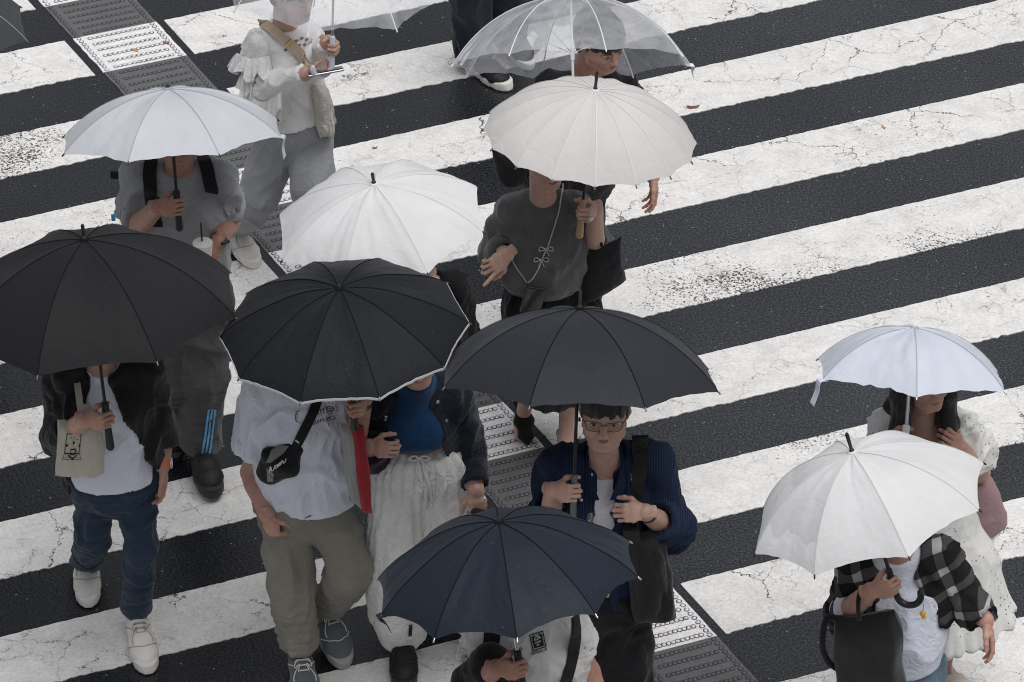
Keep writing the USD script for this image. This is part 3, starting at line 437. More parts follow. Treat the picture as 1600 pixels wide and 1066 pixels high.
# ------------------------------------------------------------------ umbrellas
class Brolly:
    """centre of the rim plane, axis, radius, dome height, first rib tip, turning sense; grip = metres from the crown down the shaft to the hand"""
    def __init__(s, label, n, C, a, R, h, T0, sign, grip, canopy_mat, seam_mat, shaft='black_plastic', rib_mat='gunmetal', finial=(.05, 'black_plastic'), handle=('straight', 'black_plastic', .16), hook_to=(1, -.2, 0), scallop=.025, sag=.006, binding=None, tip_mat=None, wrinkle=.003, shape=1.0, strap=None, seed=0, film=False, shaft_r=.0065, rim_drop=0.0, mid=None):
        s.C, s.a = A_(C), unit(a); s.R, s.h, s.n = R, h, n; s.A = s.C + h * s.a; s.grip = grip
        e1 = A_(T0) - s.C; e1 = unit(e1 - s.a * (e1 @ s.a)); e2 = np.cross(s.a, e1) * sign
        s.end = s.A - s.a * (grip + .10)
        nd = s.node = Node('umbrella', label, 'umbrella', at=s.end, group=None)
        rg = np.random.default_rng(seed + 50); phi = 2 * math.atan(h / R) * shape
        def rib(i, t):
            th = 2 * np.pi * i / n; e = math.cos(th) * e1 + math.sin(th) * e2; t = np.asarray(t)[:, None]
            rr = np.sin(phi * t) / math.sin(phi) * R; zz = h * (np.cos(phi * t) - math.cos(phi)) / (1 - math.cos(phi))
            if mid: zz = zz + mid * np.sin(np.pi * np.clip(t, 0, 1)) * np.sin(2 * np.pi * np.clip(t, 0, 1) + .6)
            return s.C + rr * e + zz * s.a
        S = np.r_[.022, np.linspace(.07, .88, 13), .92, .95, .975, 1.0]; T = np.linspace(0, 1, 15); NT = 15
        for i in range(n):
            rows = []; w = 4 * T * (1 - T)
            for t in S:
                te = t * (1 - scallop * w * t**2.5)
                P = np.stack([(1 - b) * rib(i, [x])[0] + b * rib(i + 1, [x])[0] for b, x in zip(T, te)])
                # panels: between flat chord and the round of the dome, pulled in a little
                P = P - s.a * (sag * w * math.sin(math.pi * min(t, 1)) * (R / .45))[:, None]
                q = np.c_[T * 5 + i * 7.7, np.full(15, t * 3.2 + seed), np.full(15, 1.5)]; q2 = np.c_[T * 13 + i * 3.1, np.full(15, t * 2.5), np.full(15, seed + .5)]
                q3 = np.c_[T * 11 + t * 3 + i * 5.1, np.full(15, t * 1.6), np.full(15, seed + 2.5)]; rd3 = 1 - abs(2 * meshkit.noise(q3, 21 + seed) - 1)
                P = P + s.a * ((wrinkle * (meshkit.fbm(q, 3, seed) - .5) * 3 + wrinkle * 1.2 * (meshkit.noise(q2, 9 + seed) - .5) * (t**2 * 2) + wrinkle * .9 * (rd3**3 - .25) * (.3 + t)) * np.minimum(1, w * 2.2))[:, None]
                rows.append(P)
            v = np.vstack(rows); ix = np.arange(len(v)).reshape(len(S), 15); f = np.stack([ix[:-1, :-1], ix[1:, :-1], ix[1:, 1:], ix[:-1, 1:]], -1).reshape(-1, 4)
            if sign < 0: f = f[:, ::-1]
            part(nd, 'canopy_panel', (v, f), canopy_mat, True)
            t = np.linspace(.02, 1, 16); rp = rib(i, t)
            part(nd, 'rib', tube(rp - s.a * (.004 if not film else .003), .0016 if not film else .0024, 6), rib_mat, True)
            e = unit(rp[8] - s.A - s.a * ((rp[8] - s.A) @ s.a))
            part(nd, 'stretcher', tube([rp[8] - s.a * .005, s.A - s.a * (h + .02 - .07 * film) + e * .012], .0015 if not film else .0009, 5), rib_mat if not film else 'chrome', True)
            if not film:
                sm = rp + s.a * .0012; nrm = np.stack([unit(np.cross(np.cross(d, e2 if abs(unit(d) @ e2) < .9 else e1), d)) for d in np.gradient(rp, axis=0)])
                part(nd, 'seam', ribbon(sm, np.tile(s.a, (16, 1)), .0032, .0010), seam_mat, False)
            d = unit(rp[-1] - rp[-2]); part(nd, 'rib_tip', tube([rp[-1] - d * .006, rp[-1] + d * .007, rp[-1] + d * .011], [.0026, .0032, .0012], 8), tip_mat or rib_mat, True)
            if binding:
                rim = rows[-1]; part(nd, 'edge_binding', ribbon(rim - s.a * .004, np.tile(unit(rim.mean(0) - s.C), (15, 1)), .009, .002), binding, False)
        # crown, shaft, handle
        fl, fm = finial
        part(nd, 'crown_cap', tube([s.A - s.a * .004, s.A + s.a * .004, s.A + s.a * .008], [.018, .016, .006], 14), seam_mat if not film else 'white_plastic', 30)
        if fl > 0: part(nd, 'finial', tube([s.A, s.A + s.a * .012, s.A + s.a * .014, s.A + s.a * fl * .9, s.A + s.a * fl], [.011, .008, .0058, .0068, .004], 12), fm, 30)
        if finial[1] == 'brass_black':
            pass
        part(nd, 'shaft', tube([s.A, s.A - s.a * (grip - .03)], shaft_r, 10), shaft, True)
        part(nd, 'runner', tube([s.A - s.a * (h - .07 * film), s.A - s.a * (h + .05 - .07 * film)], .012 if not film else .008, 12), 'black_plastic' if not film else 'white_plastic', 30)
        kind, hm, L = handle; g0 = s.A - s.a * (grip - .065)
        if kind == 'straight':
            part(nd, 'handle', tube([g0, g0 - s.a * .004, g0 - s.a * L * .5, g0 - s.a * L * .95, g0 - s.a * L], [.009, .0135, .0125, .0155, .008], 14), hm, 40)
        else:
            x = A_(hook_to, float); x = unit(x - s.a * (x @ s.a)); r = .042; b = g0 - s.a * (L - .02); th = np.linspace(0, np.pi * 1.08, 14)
            arc = [b + x * (r - r * math.cos(k)) - s.a * r * math.sin(k) for k in th]
            pts = [g0, g0 - s.a * .004, g0 - s.a * L * .5] + arc; rd = [.008, .0115, .011] + [.0118] * 13 + [.008]
            part(nd, 'handle', tube(pts, rd, 14), hm, 50); s.hook_end = arc[-1]; s.hook_low = arc[7]
        if strap:
            i, L, out = strap; p = rib(i, [1.0])[0]; e = unit(p - s.C); pts = curve([p - e * .02 + s.a * .004, p + e * .012, p + e * out * .5 - A_([0, 0, L * .45]), p + e * out - A_([0, 0, L])], 12)
            part(nd, 'strap', ribbon(pts, np.tile(e + A_([0, 0, .8]), (len(pts), 1)), .026, .002), canopy_mat if not film else 'white_plastic', 40)
    def at(s, d): return s.A - s.a * d
UMB = {
 'silver': Brolly('silver white eight-panel umbrella over the man in a grey T-shirt', 8, (-1.2691, -1.0485, 1.724), (-.0601, .3659, .9287), .4349, .1818, (-1.6847, -.9408, 1.6547), 1, .45, 'canopy_silver', 'seam_silver', finial=(.012, 'black_plastic'), strap=(4, .09, .01), seed=1, wrinkle=.004, rib_mat='black_plastic'),
 'black_left': Brolly('large plain black umbrella at the left edge with pale-tipped finial', 8, (-1.4782, -2.0905, 1.6794), (-.0699, .196, .9781), .537, .2743, (-1.3355, -1.581, 1.5875), 1, .70, 'canopy_black', 'seam_black', finial=(.06, 'black_plastic'), handle=('straight', 'black_matte', .19), seed=2),
 'piped': Brolly('black folding umbrella with white piping round its rim', 10, (-.5855, -2.2652, 1.7242), (-.066, .0194, .9976), .4385, .1771, (-1.0231, -2.2654, 1.6952), 1, .52, 'canopy_soft_black', 'seam_black', finial=(.012, 'black_plastic'), binding='piping_white', seed=3, mid=.006, scallop=.015),
 'white_mid': Brolly('plain white umbrella with black finial behind the white-piped black one', 8, (-.477, -1.5876, 1.7045), (-.1152, .0178, .9932), .396, .1727, (-.1285, -1.4075, 1.7431), -1, .78, 'canopy_white', 'seam_white', finial=(.048, 'black_plastic'), handle=('straight', 'black_plastic', .14), seed=4, wrinkle=.006, tip_mat='black_plastic'),
 'beige': Brolly('pale beige sixteen-rib umbrella with thin black and brass finial', 16, (.295, -.8895, 1.6185), (.0866, .1115, .99), .4072, .1972, (-.0757, -1.0505, 1.6691), 1, .53, 'canopy_beige', 'seam_white', finial=(.078, 'black_plastic'), handle=('straight', 'wood', .17), seed=5, scallop=.02, sag=.004, wrinkle=.002),
 'clear_man': Brolly('clear plastic umbrella tilted back over the man in a black T-shirt', 8, (.2364, -.3335, 1.5827), (-.027, .6349, .7721), .4812, .2731, (-.2297, -.4334, 1.6485), 1, .56, 'clear_film', 'seam_white', shaft='white_plastic', rib_mat='white_plastic', finial=(.05, 'white_plastic'), handle=('hook', 'lilac_plastic', .12), strap=(4, .05, .01), seed=6, film=True, shaft_r=.005, wrinkle=.006),
 'clear_woman': Brolly('clear plastic umbrella at the top over the woman in ruffles', 8, (-.7137, .2066, 1.6121), (.0419, .1127, .9928), .4612, .2444, (-1.0932, -.0516, 1.6575), 1, .53, 'clear_film', 'seam_white', shaft='chrome', rib_mat='white_plastic', finial=(.05, 'white_plastic'), handle=('hook', 'lilac_plastic', .15), hook_to=(-1, -.5, 0), seed=7, film=True, shaft_r=.005, wrinkle=.006),
 'charcoal': Brolly('wide charcoal umbrella with thick black finial over the man in glasses', 8, (.226, -2.4903, 1.6848), (.0273, .4167, .9086), .5076, .2429, (-.2314, -2.6847, 1.7878), 1, .65, 'canopy_charcoal', 'seam_black', finial=(.065, 'black_matte'), handle=('hook', 'gunmetal', .18), hook_to=(.6, .6, 0), seed=8),
 'navy': Brolly('dark navy ten-panel umbrella beaded with rain at bottom centre', 10, (-.0164, -3.5531, 1.6709), (-.1279, .234, .9638), .4404, .2049, (-.4408, -3.4647, 1.5931), 1, .53, 'canopy_navy', 'seam_black', shaft='chrome', rib_mat='chrome', finial=(.012, 'black_plastic'), seed=9, mid=.006, scallop=.05, strap=(1, .07, -.03)),
 'pale': Brolly('pale bluish white six-panel umbrella with loose strap over the long-haired woman', 6, (1.3849, -2.3954, 1.6244), (.056, .4198, .9059), .3631, .1688, (1.3718, -2.7243, 1.7776), 1, .41, 'canopy_pale', 'seam_silver', shaft='chrome', rib_mat='chrome', finial=(.008, 'white_plastic'), handle=('straight', 'white_plastic', .12), strap=(5, .10, .035), seed=10, wrinkle=.008, scallop=.03),
 'white_right': Brolly('white umbrella with long black finial and black crook handle at lower right', 8, (1.1908, -3.1403, 1.6294), (-.2982, .1922, .9349), .4148, .2197, (1.5755, -3.0201, 1.7274), -1, .52, 'canopy_white', 'seam_white', shaft='black_plastic', finial=(.075, 'black_plastic'), handle=('hook', 'black_plastic', .13), hook_to=(1, -.3, 0), seed=11, rib_mat='black_plastic', scallop=.04),
 'plaid': Brolly('dark plaid umbrella whose edge shows in the top left corner', 8, (-2.34, -.10, 1.60), (.02, .15, .985), .45, .20, (-1.92, -.19, 1.6), 1, .6, 'canopy_plaid', 'seam_silver', seed=12, finial=(.04, 'black_plastic')),
}
# ------------------------------------------------------------------ people: skeleton from joints, one continuous body, clothes as parts
def hand_mesh(curl, thumb, spread=.06, s=1.0):
    s = s * .88
    """Left hand, wrist at the origin, fingers along +y, thumb side +x, back of the hand +z. curl: three bend angles per finger (or one list for all)."""
    F = Field((-.075, -.05, -.125), (.085, .205, .045), .0034)
    F.tube([(0, -.045, 0), (0, .0, 0), (0, .02, 0)], [(.026, .020), (.027, .019), (.030, .018)], (1, 0, 0), k=.012, flat0=True)
    F.tube([(.004, .02, 0), (.002, .05, 0), (0, .078, -.001)], [(.031, .017), (.038, .0155), (.039, .013)], (1, 0, 0), k=.012)
    base = [(.029, .082, -.001), (.010, .088, 0), (-.0105, .085, -.001), (-.029, .076, -.003)]
    lens = [(.041, .025, .019), (.045, .029, .020), (.042, .027, .020), (.033, .020, .017)]; rad = [.0086, .0088, .0084, .0073]
    curl = [curl] * 4 if np.ndim(curl[0]) == 0 else curl
    for q in range(4):
        p = A_(base[q]); yaw = (1.5 - q) * spread; ang = 0.0; pts = [p - [0, .022, 0], p]
        for L, c in zip(lens[q], curl[q]):
            ang += c; p = p + L * A_([math.sin(yaw) * math.cos(ang), math.cos(ang) * math.cos(yaw), -math.sin(ang)]); pts.append(p)
        r = rad[q]; F.tube(pts, [r * 1.05, r * 1.08, r, r * .93, r * .8], k=.0045)
    p = A_([.024, .022, -.008]); pts = [p]
    for L, d in zip((.043, .031, .025), thumb): p = p + L * unit(d); pts.append(p)
    F.tube(pts, [.0135, .0105, .0095, .0082], k=.009)
    v, f = F.done(); return v * s, f
GRIP = ([1.05, 1.5, .9], [(.75, .62, -.45), (.15, .55, -.85), (-.25, .15, -.9)])
HOLD = ([.75, 1.0, .6], [(.7, .6, -.5), (.2, .8, -.6), (0, .8, -.6)])
RELAX = ([[.25, .4, .25], [.32, .5, .3], [.38, .55, .3], [.42, .55, .3]], [(.62, .74, -.25), (.3, .93, -.25), (.1, .95, -.3)])
POINT = ([[.05, .1, .05], [.7, .9, .5], [.85, 1.0, .6], [.9, 1.0, .6]], [(.75, .6, -.3), (.3, .85, -.5), (0, .9, -.5)])
FIST = ([1.15, 1.35, .8], [(.7, .6, -.5), (.05, .7, -.75), (-.4, .5, -.7)])
def place_hand(pose, wrist, ydir, zdir, side, s=1.0, spread=.06):
    y = unit(ydir); z = unit(A_(zdir, float) - y * (y @ A_(zdir, float))); x = np.cross(y, z) * side
    v, f = hand_mesh(*pose, spread=spread, s=s); v = v @ A_([x, y, z]) + wrist
    return v, (f if side > 0 else f[:, ::-1])
def grip_frame(point, axis, fore, side, s=1.0, off=.033):
    """the wrist and the directions of a hand closed round a rod; axis points to the thumb's side"""
    x = unit(axis); y = unit(A_(fore, float) - x * (x @ A_(fore, float))); z = np.cross(x, y) * side
    return point - y * .072 * s + z * off * .9 * s, y, z
def head_mesh(c, yaw, pitch, s=1.0, roll=0.0, neck_to=None, jaw=1.0):
    """(mesh, frame rows right/forward/up): the face looks along yaw (0 = to the camera side, -y), tipped down by pitch."""
    f = A_([math.sin(yaw) * math.cos(pitch), -math.cos(yaw) * math.cos(pitch), -math.sin(pitch)]); r = unit(np.cross(f, [0, 0, 1.0])); u = np.cross(r, f)
    r, u = r * math.cos(roll) + u * math.sin(roll), u * math.cos(roll) - r * math.sin(roll); M = A_([r, f, u])
    F = Field((-.105, -.13, -.20), (.105, .145, .145), .0042); X = (1, 0, 0)
    F.tube([(0, -.045, .028), (0, .028, .035)], [(.070, .082), (.068, .078)], X, k=.03)
    F.tube([(0, .030, .01), (0, .040, -.055), (0, .048, -.085)], [(.064, .058), (.056 * jaw, .048), (.040 * jaw, .036)], X, k=.03)
    F.tube([(-.012 * jaw, .073, -.101), (.012 * jaw, .073, -.101)], [.021, .021], k=.022)
    for q in (-1, 1):
        F.tube([(q * .036, .070, -.034), (q * .050, .040, -.04)], [.022, .02], k=.022)
        F.tube([(q * .012, .092, .015), (q * .045, .078, .012)], [.011, .010], k=.014)
        F.tube([(q * .052, .020, -.085), (q * .02, .065, -.105)], [.018 * jaw, .016], k=.025)
        F.tube([(q * .077, -.005, .006), (q * .079, -.008, -.018), (q * .072, .0, -.040)], [(.007, .017), (.007, .014), (.006, .009)], (1, .25, 0), k=.007)
        F.tube([(q * .033, .106, -.006), (q * .033, .1062, -.006)], [.0165, .0165], k=.014, sub=True)
        F.tube([(q * .023, .088, -.008), (q * .042, .084, -.008)], [.0105, .0095], k=.006)
    F.tube([(0, .094, .004), (0, .105, -.022), (0, .113, -.038)], [.0085, .0095, .0118], k=.009)
    for q in (-1, 1): F.tube([(q * .0115, .101, -.043), (q * .010, .108, -.043)], [.0088, .008], k=.006)
    F.tube([(-.016, .090, -.066), (.016, .090, -.066)], [.013, .013], k=.016)
    n0 = (M @ (A_(neck_to) - c)) if neck_to is not None else A_([0, -.05, -.19])
    d = unit(n0 - A_([0, -.03, -.07])); F.tube([(0, -.03, -.055), A_([0, -.03, -.055]) + d * max(.10, np.linalg.norm(n0 - A_([0, -.03, -.055])) - .005)], [(.054, .056), (.054, .056)], X, k=.03, flat1=True)
    v, fc = F.done(); return (v * s @ M + c, fc), M
def features(nd, c, M, s=1.0, lip='lip_muted', gaze=-.2, body='body'):
    P = lambda x, y, z: A_([x, y, z]) * s @ M + c
    for q in (-1, 1):
        th = np.linspace(0, 2 * np.pi, 15)[:-1]
        # almond of the open eye under its lid, iris in it
        ring = A_([P(q * .0325 + .0125 * math.cos(t), .0968 - .10 * abs(.0125 * math.cos(t)) - (.003 if math.cos(t) * q > 0 else 0) * abs(math.cos(t)), -.0095 + .0040 * math.sin(t)) for t in th]); n = len(ring)
        cc = P(q * .0325, .0990, -.0095); i = np.arange(n)
        part(nd, 'eye', (np.vstack([ring, cc]), np.stack([i, (i + 1) % n, np.full(n, n)], 1)[:, ::1 if q > 0 else 1]), 'eye_white', True)
        ir = A_([P(q * .0325 + .0052 * math.cos(t), .0992, -.0098 + .0038 * math.sin(t)) for t in th]); part(nd, 'iris', (np.vstack([ir, P(q * .0325, .0998, -.0098)]), np.stack([i, (i + 1) % n, np.full(n, n)], 1)), 'eye_dark', True)
        part(nd, 'eyelid_line', tube([P(q * .0195, .0955, -.0085), P(q * .027, .0985, -.0052), P(q * .036, .0975, -.0048), P(q * .0465, .0915, -.0085)], [.0006, .0010, .0010, .0006], 5), 'hair_black')
        part(nd, 'eyebrow', tube([P(q * .014, .1015, .0125), P(q * .030, .0985, .0185), P(q * .048, .085, .0135)], [.0018, .0023, .0010], 6), 'hair_black')
    F = Field((-.035, .085, -.085), (.035, .118, -.055), .002)
    F.tube([(-.0265, .0975, -.0692), (-.010, .1030, -.0660), (0, .1030, -.067), (.010, .1030, -.0660), (.0265, .0975, -.0692)], [.0016, .0032, .0030, .0032, .0016], k=.002)
    F.tube([(-.024, .0985, -.0705), (0, .1022, -.0735), (.024, .0985, -.0705)], [.0016, .0040, .0016], k=.002)
    v, f = F.done(); part(nd, 'lips', (v * s @ M + c, f), lip, True)
def hair_cap(c, M, s=1.0, fringe=.03, back=-.10, long=None, seed=0, top=.012, side=.0):
    F = Field((-.15, -.17, -.46 if long else -.2), (.15, .15, .17), .0062 if long else .005); X = (1, 0, 0)
    F.tube([(0, -.048, .030), (0, .026, .040)], [(.082, .092 + top), (.080, .088 + top)], X, k=.03)
    F.tube([(0, -.06, .02), (0, -.062, back + .03)], [(.078, .058), (.062, .042)], X, k=.03)
    if long:
        for q in (-1, 1): F.tube([(q * .070, -.02, .02), (q * .088, .0, -.10), (q * .094, .022, -.24), (q * .085, .04, -.24 - long)], [(.03, .05), (.036, .05), (.038, .04), (.018, .02)], X, k=.03)
        F.tube([(0, -.07, 0), (0, -.09, -.2), (0, -.085, -.24 - long)], [(.08, .04), (.095, .035), (.06, .02)], X, k=.04)
    # the face stays free: an opening in front, below the fringe
    def face(x, y, z): return np.maximum(np.maximum(z - (fringe + .012 * np.sin(x * 190 + seed) * .5 - .25 * abs(x)), .020 - y + .0 * z), np.where(z > -.03, abs(x) - (.070 - side), abs(x) - .062 + .0 * y))
    F.cut(face)
    F.cut(lambda x, y, z: np.maximum(np.maximum(z - .012, abs(y + .0) - .03), .066 - abs(x)) if not long else 1 + 0 * x + 0 * y + 0 * z)
    v, f = F.done(); n = normals_of(v, f); ang = np.arctan2(v[:, 0], v[:, 1]); q = np.c_[ang * 9, v[:, 2] * 9, np.full(len(v), seed)]
    v = v + n * ((meshkit.fbm(q, 3, seed) - .5) * .012)[:, None]
    return v * s @ M + c, f
def shoe_meshes(kind):
    out = {}; X = (1, 0, 0)
    F = Field((-.065, -.10, -.01), (.065, .235, .16), .0052)
    if kind == 'pump':
        F.tube([(0, -.055, .05), (0, .02, .04), (0, .10, .022), (0, .165, .016), (0, .195, .012)], [(.028, .035), (.030, .022), (.038, .02), (.030, .016), (.012, .010)], X, k=.02)
        F.tube([(0, -.05, .05), (0, -.062, .0)], [.013, .006], k=.01, flat1=True); out['shoe'] = F.done(); return out
    if kind == 'croc':
        F.tube([(0, -.045, .03), (0, .05, .035), (0, .13, .042), (0, .175, .032)], [(.040, .03), (.043, .035), (.053, .040), (.044, .028)], X, k=.03)
        F.cut(lambda x, y, z: np.maximum(-(z - .038), y - .055) * -1 if False else np.where((z > .035) & (y < .06), -np.minimum(z - .035, .06 - y), .02) + 0 * x)
        F.cut(lambda x, y, z: z + 0 * x + 0 * y); out['shoe'] = F.done(); return out
    low = kind == 'boot'
    F.tube([(0, -.045, .052), (0, .02, .055), (0, .09, .046), (0, .145, .036), (0, .178, .030)], [(.036, .046), (.038, .046), (.044, .036), (.043, .028), (.034, .022)], X, k=.03)
    F.tube([(0, -.03, .06), (0, -.028, .112)], [(.036, .046), (.036, .042)], X, k=.02, flat1=True)
    F.cut(lambda x, y, z: z - .022 + 0 * x + 0 * y); out['shoe'] = F.done()
    F = Field((-.065, -.11, -.01), (.065, .235, .06), .0052)
    F.tube([(0, -.058, .016), (0, .02, .016), (0, .11, .016), (0, .165, .017), (0, .187, .022)], [(.036, .10), (.037, .10), (.049, .10), (.044, .10), (.034, .10)], X, k=.02)
    F.cut(lambda x, y, z: np.minimum(z, .034 + .00012 / (abs(y - .2) + .02) - z) + 0 * x); out['sole'] = F.done()
    lc = []
    for q in range(5):
        y = .045 + q * .018; z = .1045 - q * .0085 + .004; lc.append(tube([(-.024, y - .004, z - .012), (-.01, y, z - .001), (.01, y, z - .001), (.024, y - .004, z - .012)], .0028, 5))
    for q in (-1, 1): lc.append(tube(curve([(0, .045, .106), (q * .022, .05, .112), (q * .03, .07, .095), (q * .012, .06, .103), (q * .02, .085, .085)], 14), .0019, 5))
    out['lace'] = join(lc)
    F = out['shoe']; tr = cKDTree(F[0]); ln = []
    for pts in ([(-.046, .09, .03), (-.034, .125, .058), (0, .142, .066), (.034, .125, .058), (.046, .09, .03)], [(-.02, .06, .1), (-.032, .09, .075), (-.03, .115, .06)], [(.02, .06, .1), (.032, .09, .075), (.03, .115, .06)], [(-.043, -.02, .04), (-.040, .02, .07), (-.03, .045, .085)], [(.043, -.02, .04), (.040, .02, .07), (.03, .045, .085)]):
        c = curve(pts, 16); _, i = tr.query(c, 4); q = F[0][i].mean(1); ln.append(tube(q + normals_of(*F)[i[:, 0]] * .0008, .0019, 5))
    out['seam'] = join(ln); return out
SHOES = {k: shoe_meshes(k) for k in ('sneaker', 'pump', 'croc')}
def put_shoe(nd, ankle, yaw, pitch, kind, upper, sole='sole_white', lace='ink_white', s=1.0, label=None):
    """The shoe under an ankle. yaw 0 points at the camera's side; pitch > 0 tips the toes down."""
    f = A_([math.sin(yaw) * math.cos(pitch), -math.cos(yaw) * math.cos(pitch), -math.sin(pitch)]); r = unit(np.cross(f, [0, 0, 1.0])); u = np.cross(r, f); M = A_([r, f, u])
    T = lambda m_: (((arr(m_)[0] - [0, -.025, .095]) * s) @ M + ankle, arr(m_)[1])
    ms_ = SHOES[kind]; low = min(T(x)[0][:, 2].min() for x in ms_.values()); lift = max(0.0, .006 - low)
    U = lambda m_: (T(m_)[0] + [0, 0, lift], arr(m_)[1])
    p = part(nd, 'shoe', U(ms_['shoe']), upper, True, label)
    if 'sole' in ms_: part(nd, 'sole', U(ms_['sole']), sole, 40, parent=p)
    if 'seam' in ms_: part(nd, 'panel_seam', U(ms_['seam']), 'sole_grey' if 'white' in upper else 'sole_white' if upper == 'mesh_shoe' else 'black_matte', True, parent=p)
    if 'lace' in ms_ and lace: part(nd, 'lace', U(ms_['lace']), lace, True, parent=p)
    if kind == 'croc':
        for q, (x, y) in enumerate([(x, y) for x in (-.026, -.009, .009, .026) for y in (.095, .12, .145)]):
            z = .0805 - abs(x) * .28 - max(0, y - .12) * .35
            part(nd, 'vent_hole', U(tube([(x, y, z - .006), (x, y, z + .0012)], .0042, 8)), 'black_matte', False, parent=p)
    return M
class Person:
    def __init__(s, label, base, J, up=None, group=None):
        s.B = gz(*base); s.nd = Node('person', label, 'person', at=s.B, group=group); s.J = {}; s.hem = None
        for k, q in J.items():
            s.J[k] = A_(q[1], float) if q[0] == 'w' else gy(q[0], q[1], s.B[1] - q[2])
        j = s.J
        s.lat = unit((j['sb'] - j['sa']) * [1, 1, .2]); s.fwd = unit(np.cross([0, 0, 1.0], s.lat)) * -1
        if s.fwd[1] > 0 and not up: s.fwd = -s.fwd
        s.msh = (j['sa'] + j['sb']) / 2; s.pel = (j['ha'] + j['hb']) / 2
    def field(s, lo, hi, h=.0088): return Field(lo, hi, h)
    def bounds(s, keys, m_): 
        p = A_([s.J[k] for k in keys]); return p.min(0) - m_, p.max(0) + m_
    def body(s, mat, hands, head, r=1.0, bust=0.0, feet=True, extra=None):
        """One continuous figure under the clothes: torso, limbs, head and hands."""
        j = s.J; ks = [k for k in j if k in ('sa', 'sb', 'ea', 'eb', 'wa', 'wb', 'ha', 'hb', 'ka', 'kb', 'aa', 'ab', 'neck')]
        lo, hi = s.bounds(ks, .17); lo[2] = max(lo[2], s.B[2] - .02); F = Field(lo, hi, .0105)
        up = unit(s.msh - s.pel); ch = s.msh - up * .14
        F.tube([s.pel - up * .02, s.pel + up * .16, ch, s.msh - up * .03], [(.135 * r, .088), (.115 * r, .078), (.135 * r, .085), (.10, .06)], s.lat, k=.04)
        F.tube([j['sa'], j['sb']], [.045, .045], k=.05); F.tube([s.msh - up * .02, j['neck']], [.056, .052], k=.04)
        for q in 'ab':
            F.tube([j['s' + q], j['e' + q], j['w' + q]], [.046 * r, .037 * r, .0265], k=.02)
            mid = j['e' + q] * .72 + j['w' + q] * .28; F.tube([j['e' + q], mid, j['w' + q]], [.036, .0385 * r, .0255], k=.02)
            if 'k' + q in j: F.tube([j['h' + q], j['k' + q], j['k' + q] * .7 + j['a' + q] * .3, j['a' + q]], [.058 * r, .035 * r, .036 * r, .030], k=.02)
            if feet and 'a' + q in j: F.tube([j['a' + q], j['a' + q] + A_([0, -.05, -.05])], [.035, .03], k=.02)
        parts = [F.done()]
        for q, hd in hands.items():
            parts.append(place_hand(hd[0], j['w' + q], hd[1], hd[2], hd[3], hd[4] if len(hd) > 4 else 1.0, hd[5] if len(hd) > 5 else .06))
        hm, s.HM = head_mesh(j['head'], head[0], head[1], head[2] if len(head) > 2 else 1.0, neck_to=j['neck']); parts.append(hm)
        part(s.nd, 'body', unite(parts), mat, True); s.hs = head[2] if len(head) > 2 else 1.0
    def cloth(s, name, mesh, mat, label=None, amp=.008, scale=(16, 16, 9), seed=0, ridged=.78, parent=None, bunch=()):
        v0, f0 = arr(mesh); m_ = folds(mesh, amp * 1.7, scale, seed, ridged, bunch)
        if s.hem:  # hems stay even
            w = np.clip((v0 - s.hem[0]) @ s.hem[1] / .045, .18, 1)[:, None]; w = w * np.clip((np.linalg.norm(v0 - s.J['neck'], axis=1) - .085) / .07, .12, 1)[:, None]; m_ = (v0 + (m_[0] - v0) * w, f0); s.hem = None
        s.last = m_; s.lastpath = part(s.nd, name, m_, mat, True, label, parent=parent); return m_
    def top(s, hem, ch=(.165, .112), wa=(.155, .115), he=(.17, .125), sh=.058, sl=None, neck_r=.07, h=.0085, cutters=(), neck_dz=.0, neck_cut=True, extra=None, yoke=.0, collar=None):
        """A shirt: torso from hem to shoulders, sleeves sl = {side: (points, radii)}, neck opening."""
        j = s.J; pts = [j['sa'], j['sb'], hem] + [p for q in (sl or {}).values() for p in q[0]]
        P = A_(pts); F = Field(P.min(0) - .2, P.max(0) + .16, h)
        up = unit(s.msh - hem); L = np.linalg.norm(s.msh - hem)
        F.tube([hem, hem + up * L * .35, s.msh - up * .15, s.msh - up * .035], [he, wa, ch, (ch[0] * .78, ch[1] * .66)], s.lat, k=.045, flat0=True); s.hem = (hem, up)
        F.tube([j['sa'], s.msh + up * (.02 + yoke), j['sb']], [sh, sh * .92, sh], k=.05)
        for q, (sp, sr) in (sl or {}).items(): F.tube([j['s' + q]] + list(sp), [sh] + list(sr), k=.014, open1=True)
        if extra: extra(F)
        if collar: F.tube([s.msh - up * .02, s.msh * (1 - collar[0]) + j['neck'] * collar[0]], [collar[1] * 1.25, collar[1]], k=.04, flat1=True)
        if neck_cut:
            nk = j['neck']; d = unit(j['head'] - nk + s.fwd * .02); c0 = s.msh + up * .045 + s.fwd * .012 + A_([0, 0, neck_dz])
            F.tube([c0, c0 + d * .18], [neck_r, neck_r * 1.05], k=.012, sub=True)
        for c in cutters: F.cut(c)
        return F.done()
    def trousers(s, waist, legs, wr=(.15, .105), hr=(.165, .12), h=.0088, crotch=.0, cut_top=True):
        """legs = {side: (points from hip down, radii)}"""
        s.hem = None
        P = A_([waist] + [p for q in legs.values() for p in q[0]]); F = Field(P.min(0) - .19, P.max(0) + .16, h)
        F.tube([waist, s.pel + A_([0, 0, .02]), s.pel - A_([0, 0, .05])], [wr, hr, (hr[0] * .92, hr[1] * .92)], s.lat, k=.05, flat0=True)
        for q, (lp, lr) in legs.items(): F.tube(lp, [r_ * .90 for r_ in lr], None, k=.018, open1=True, deep=.03)
        return F.done()
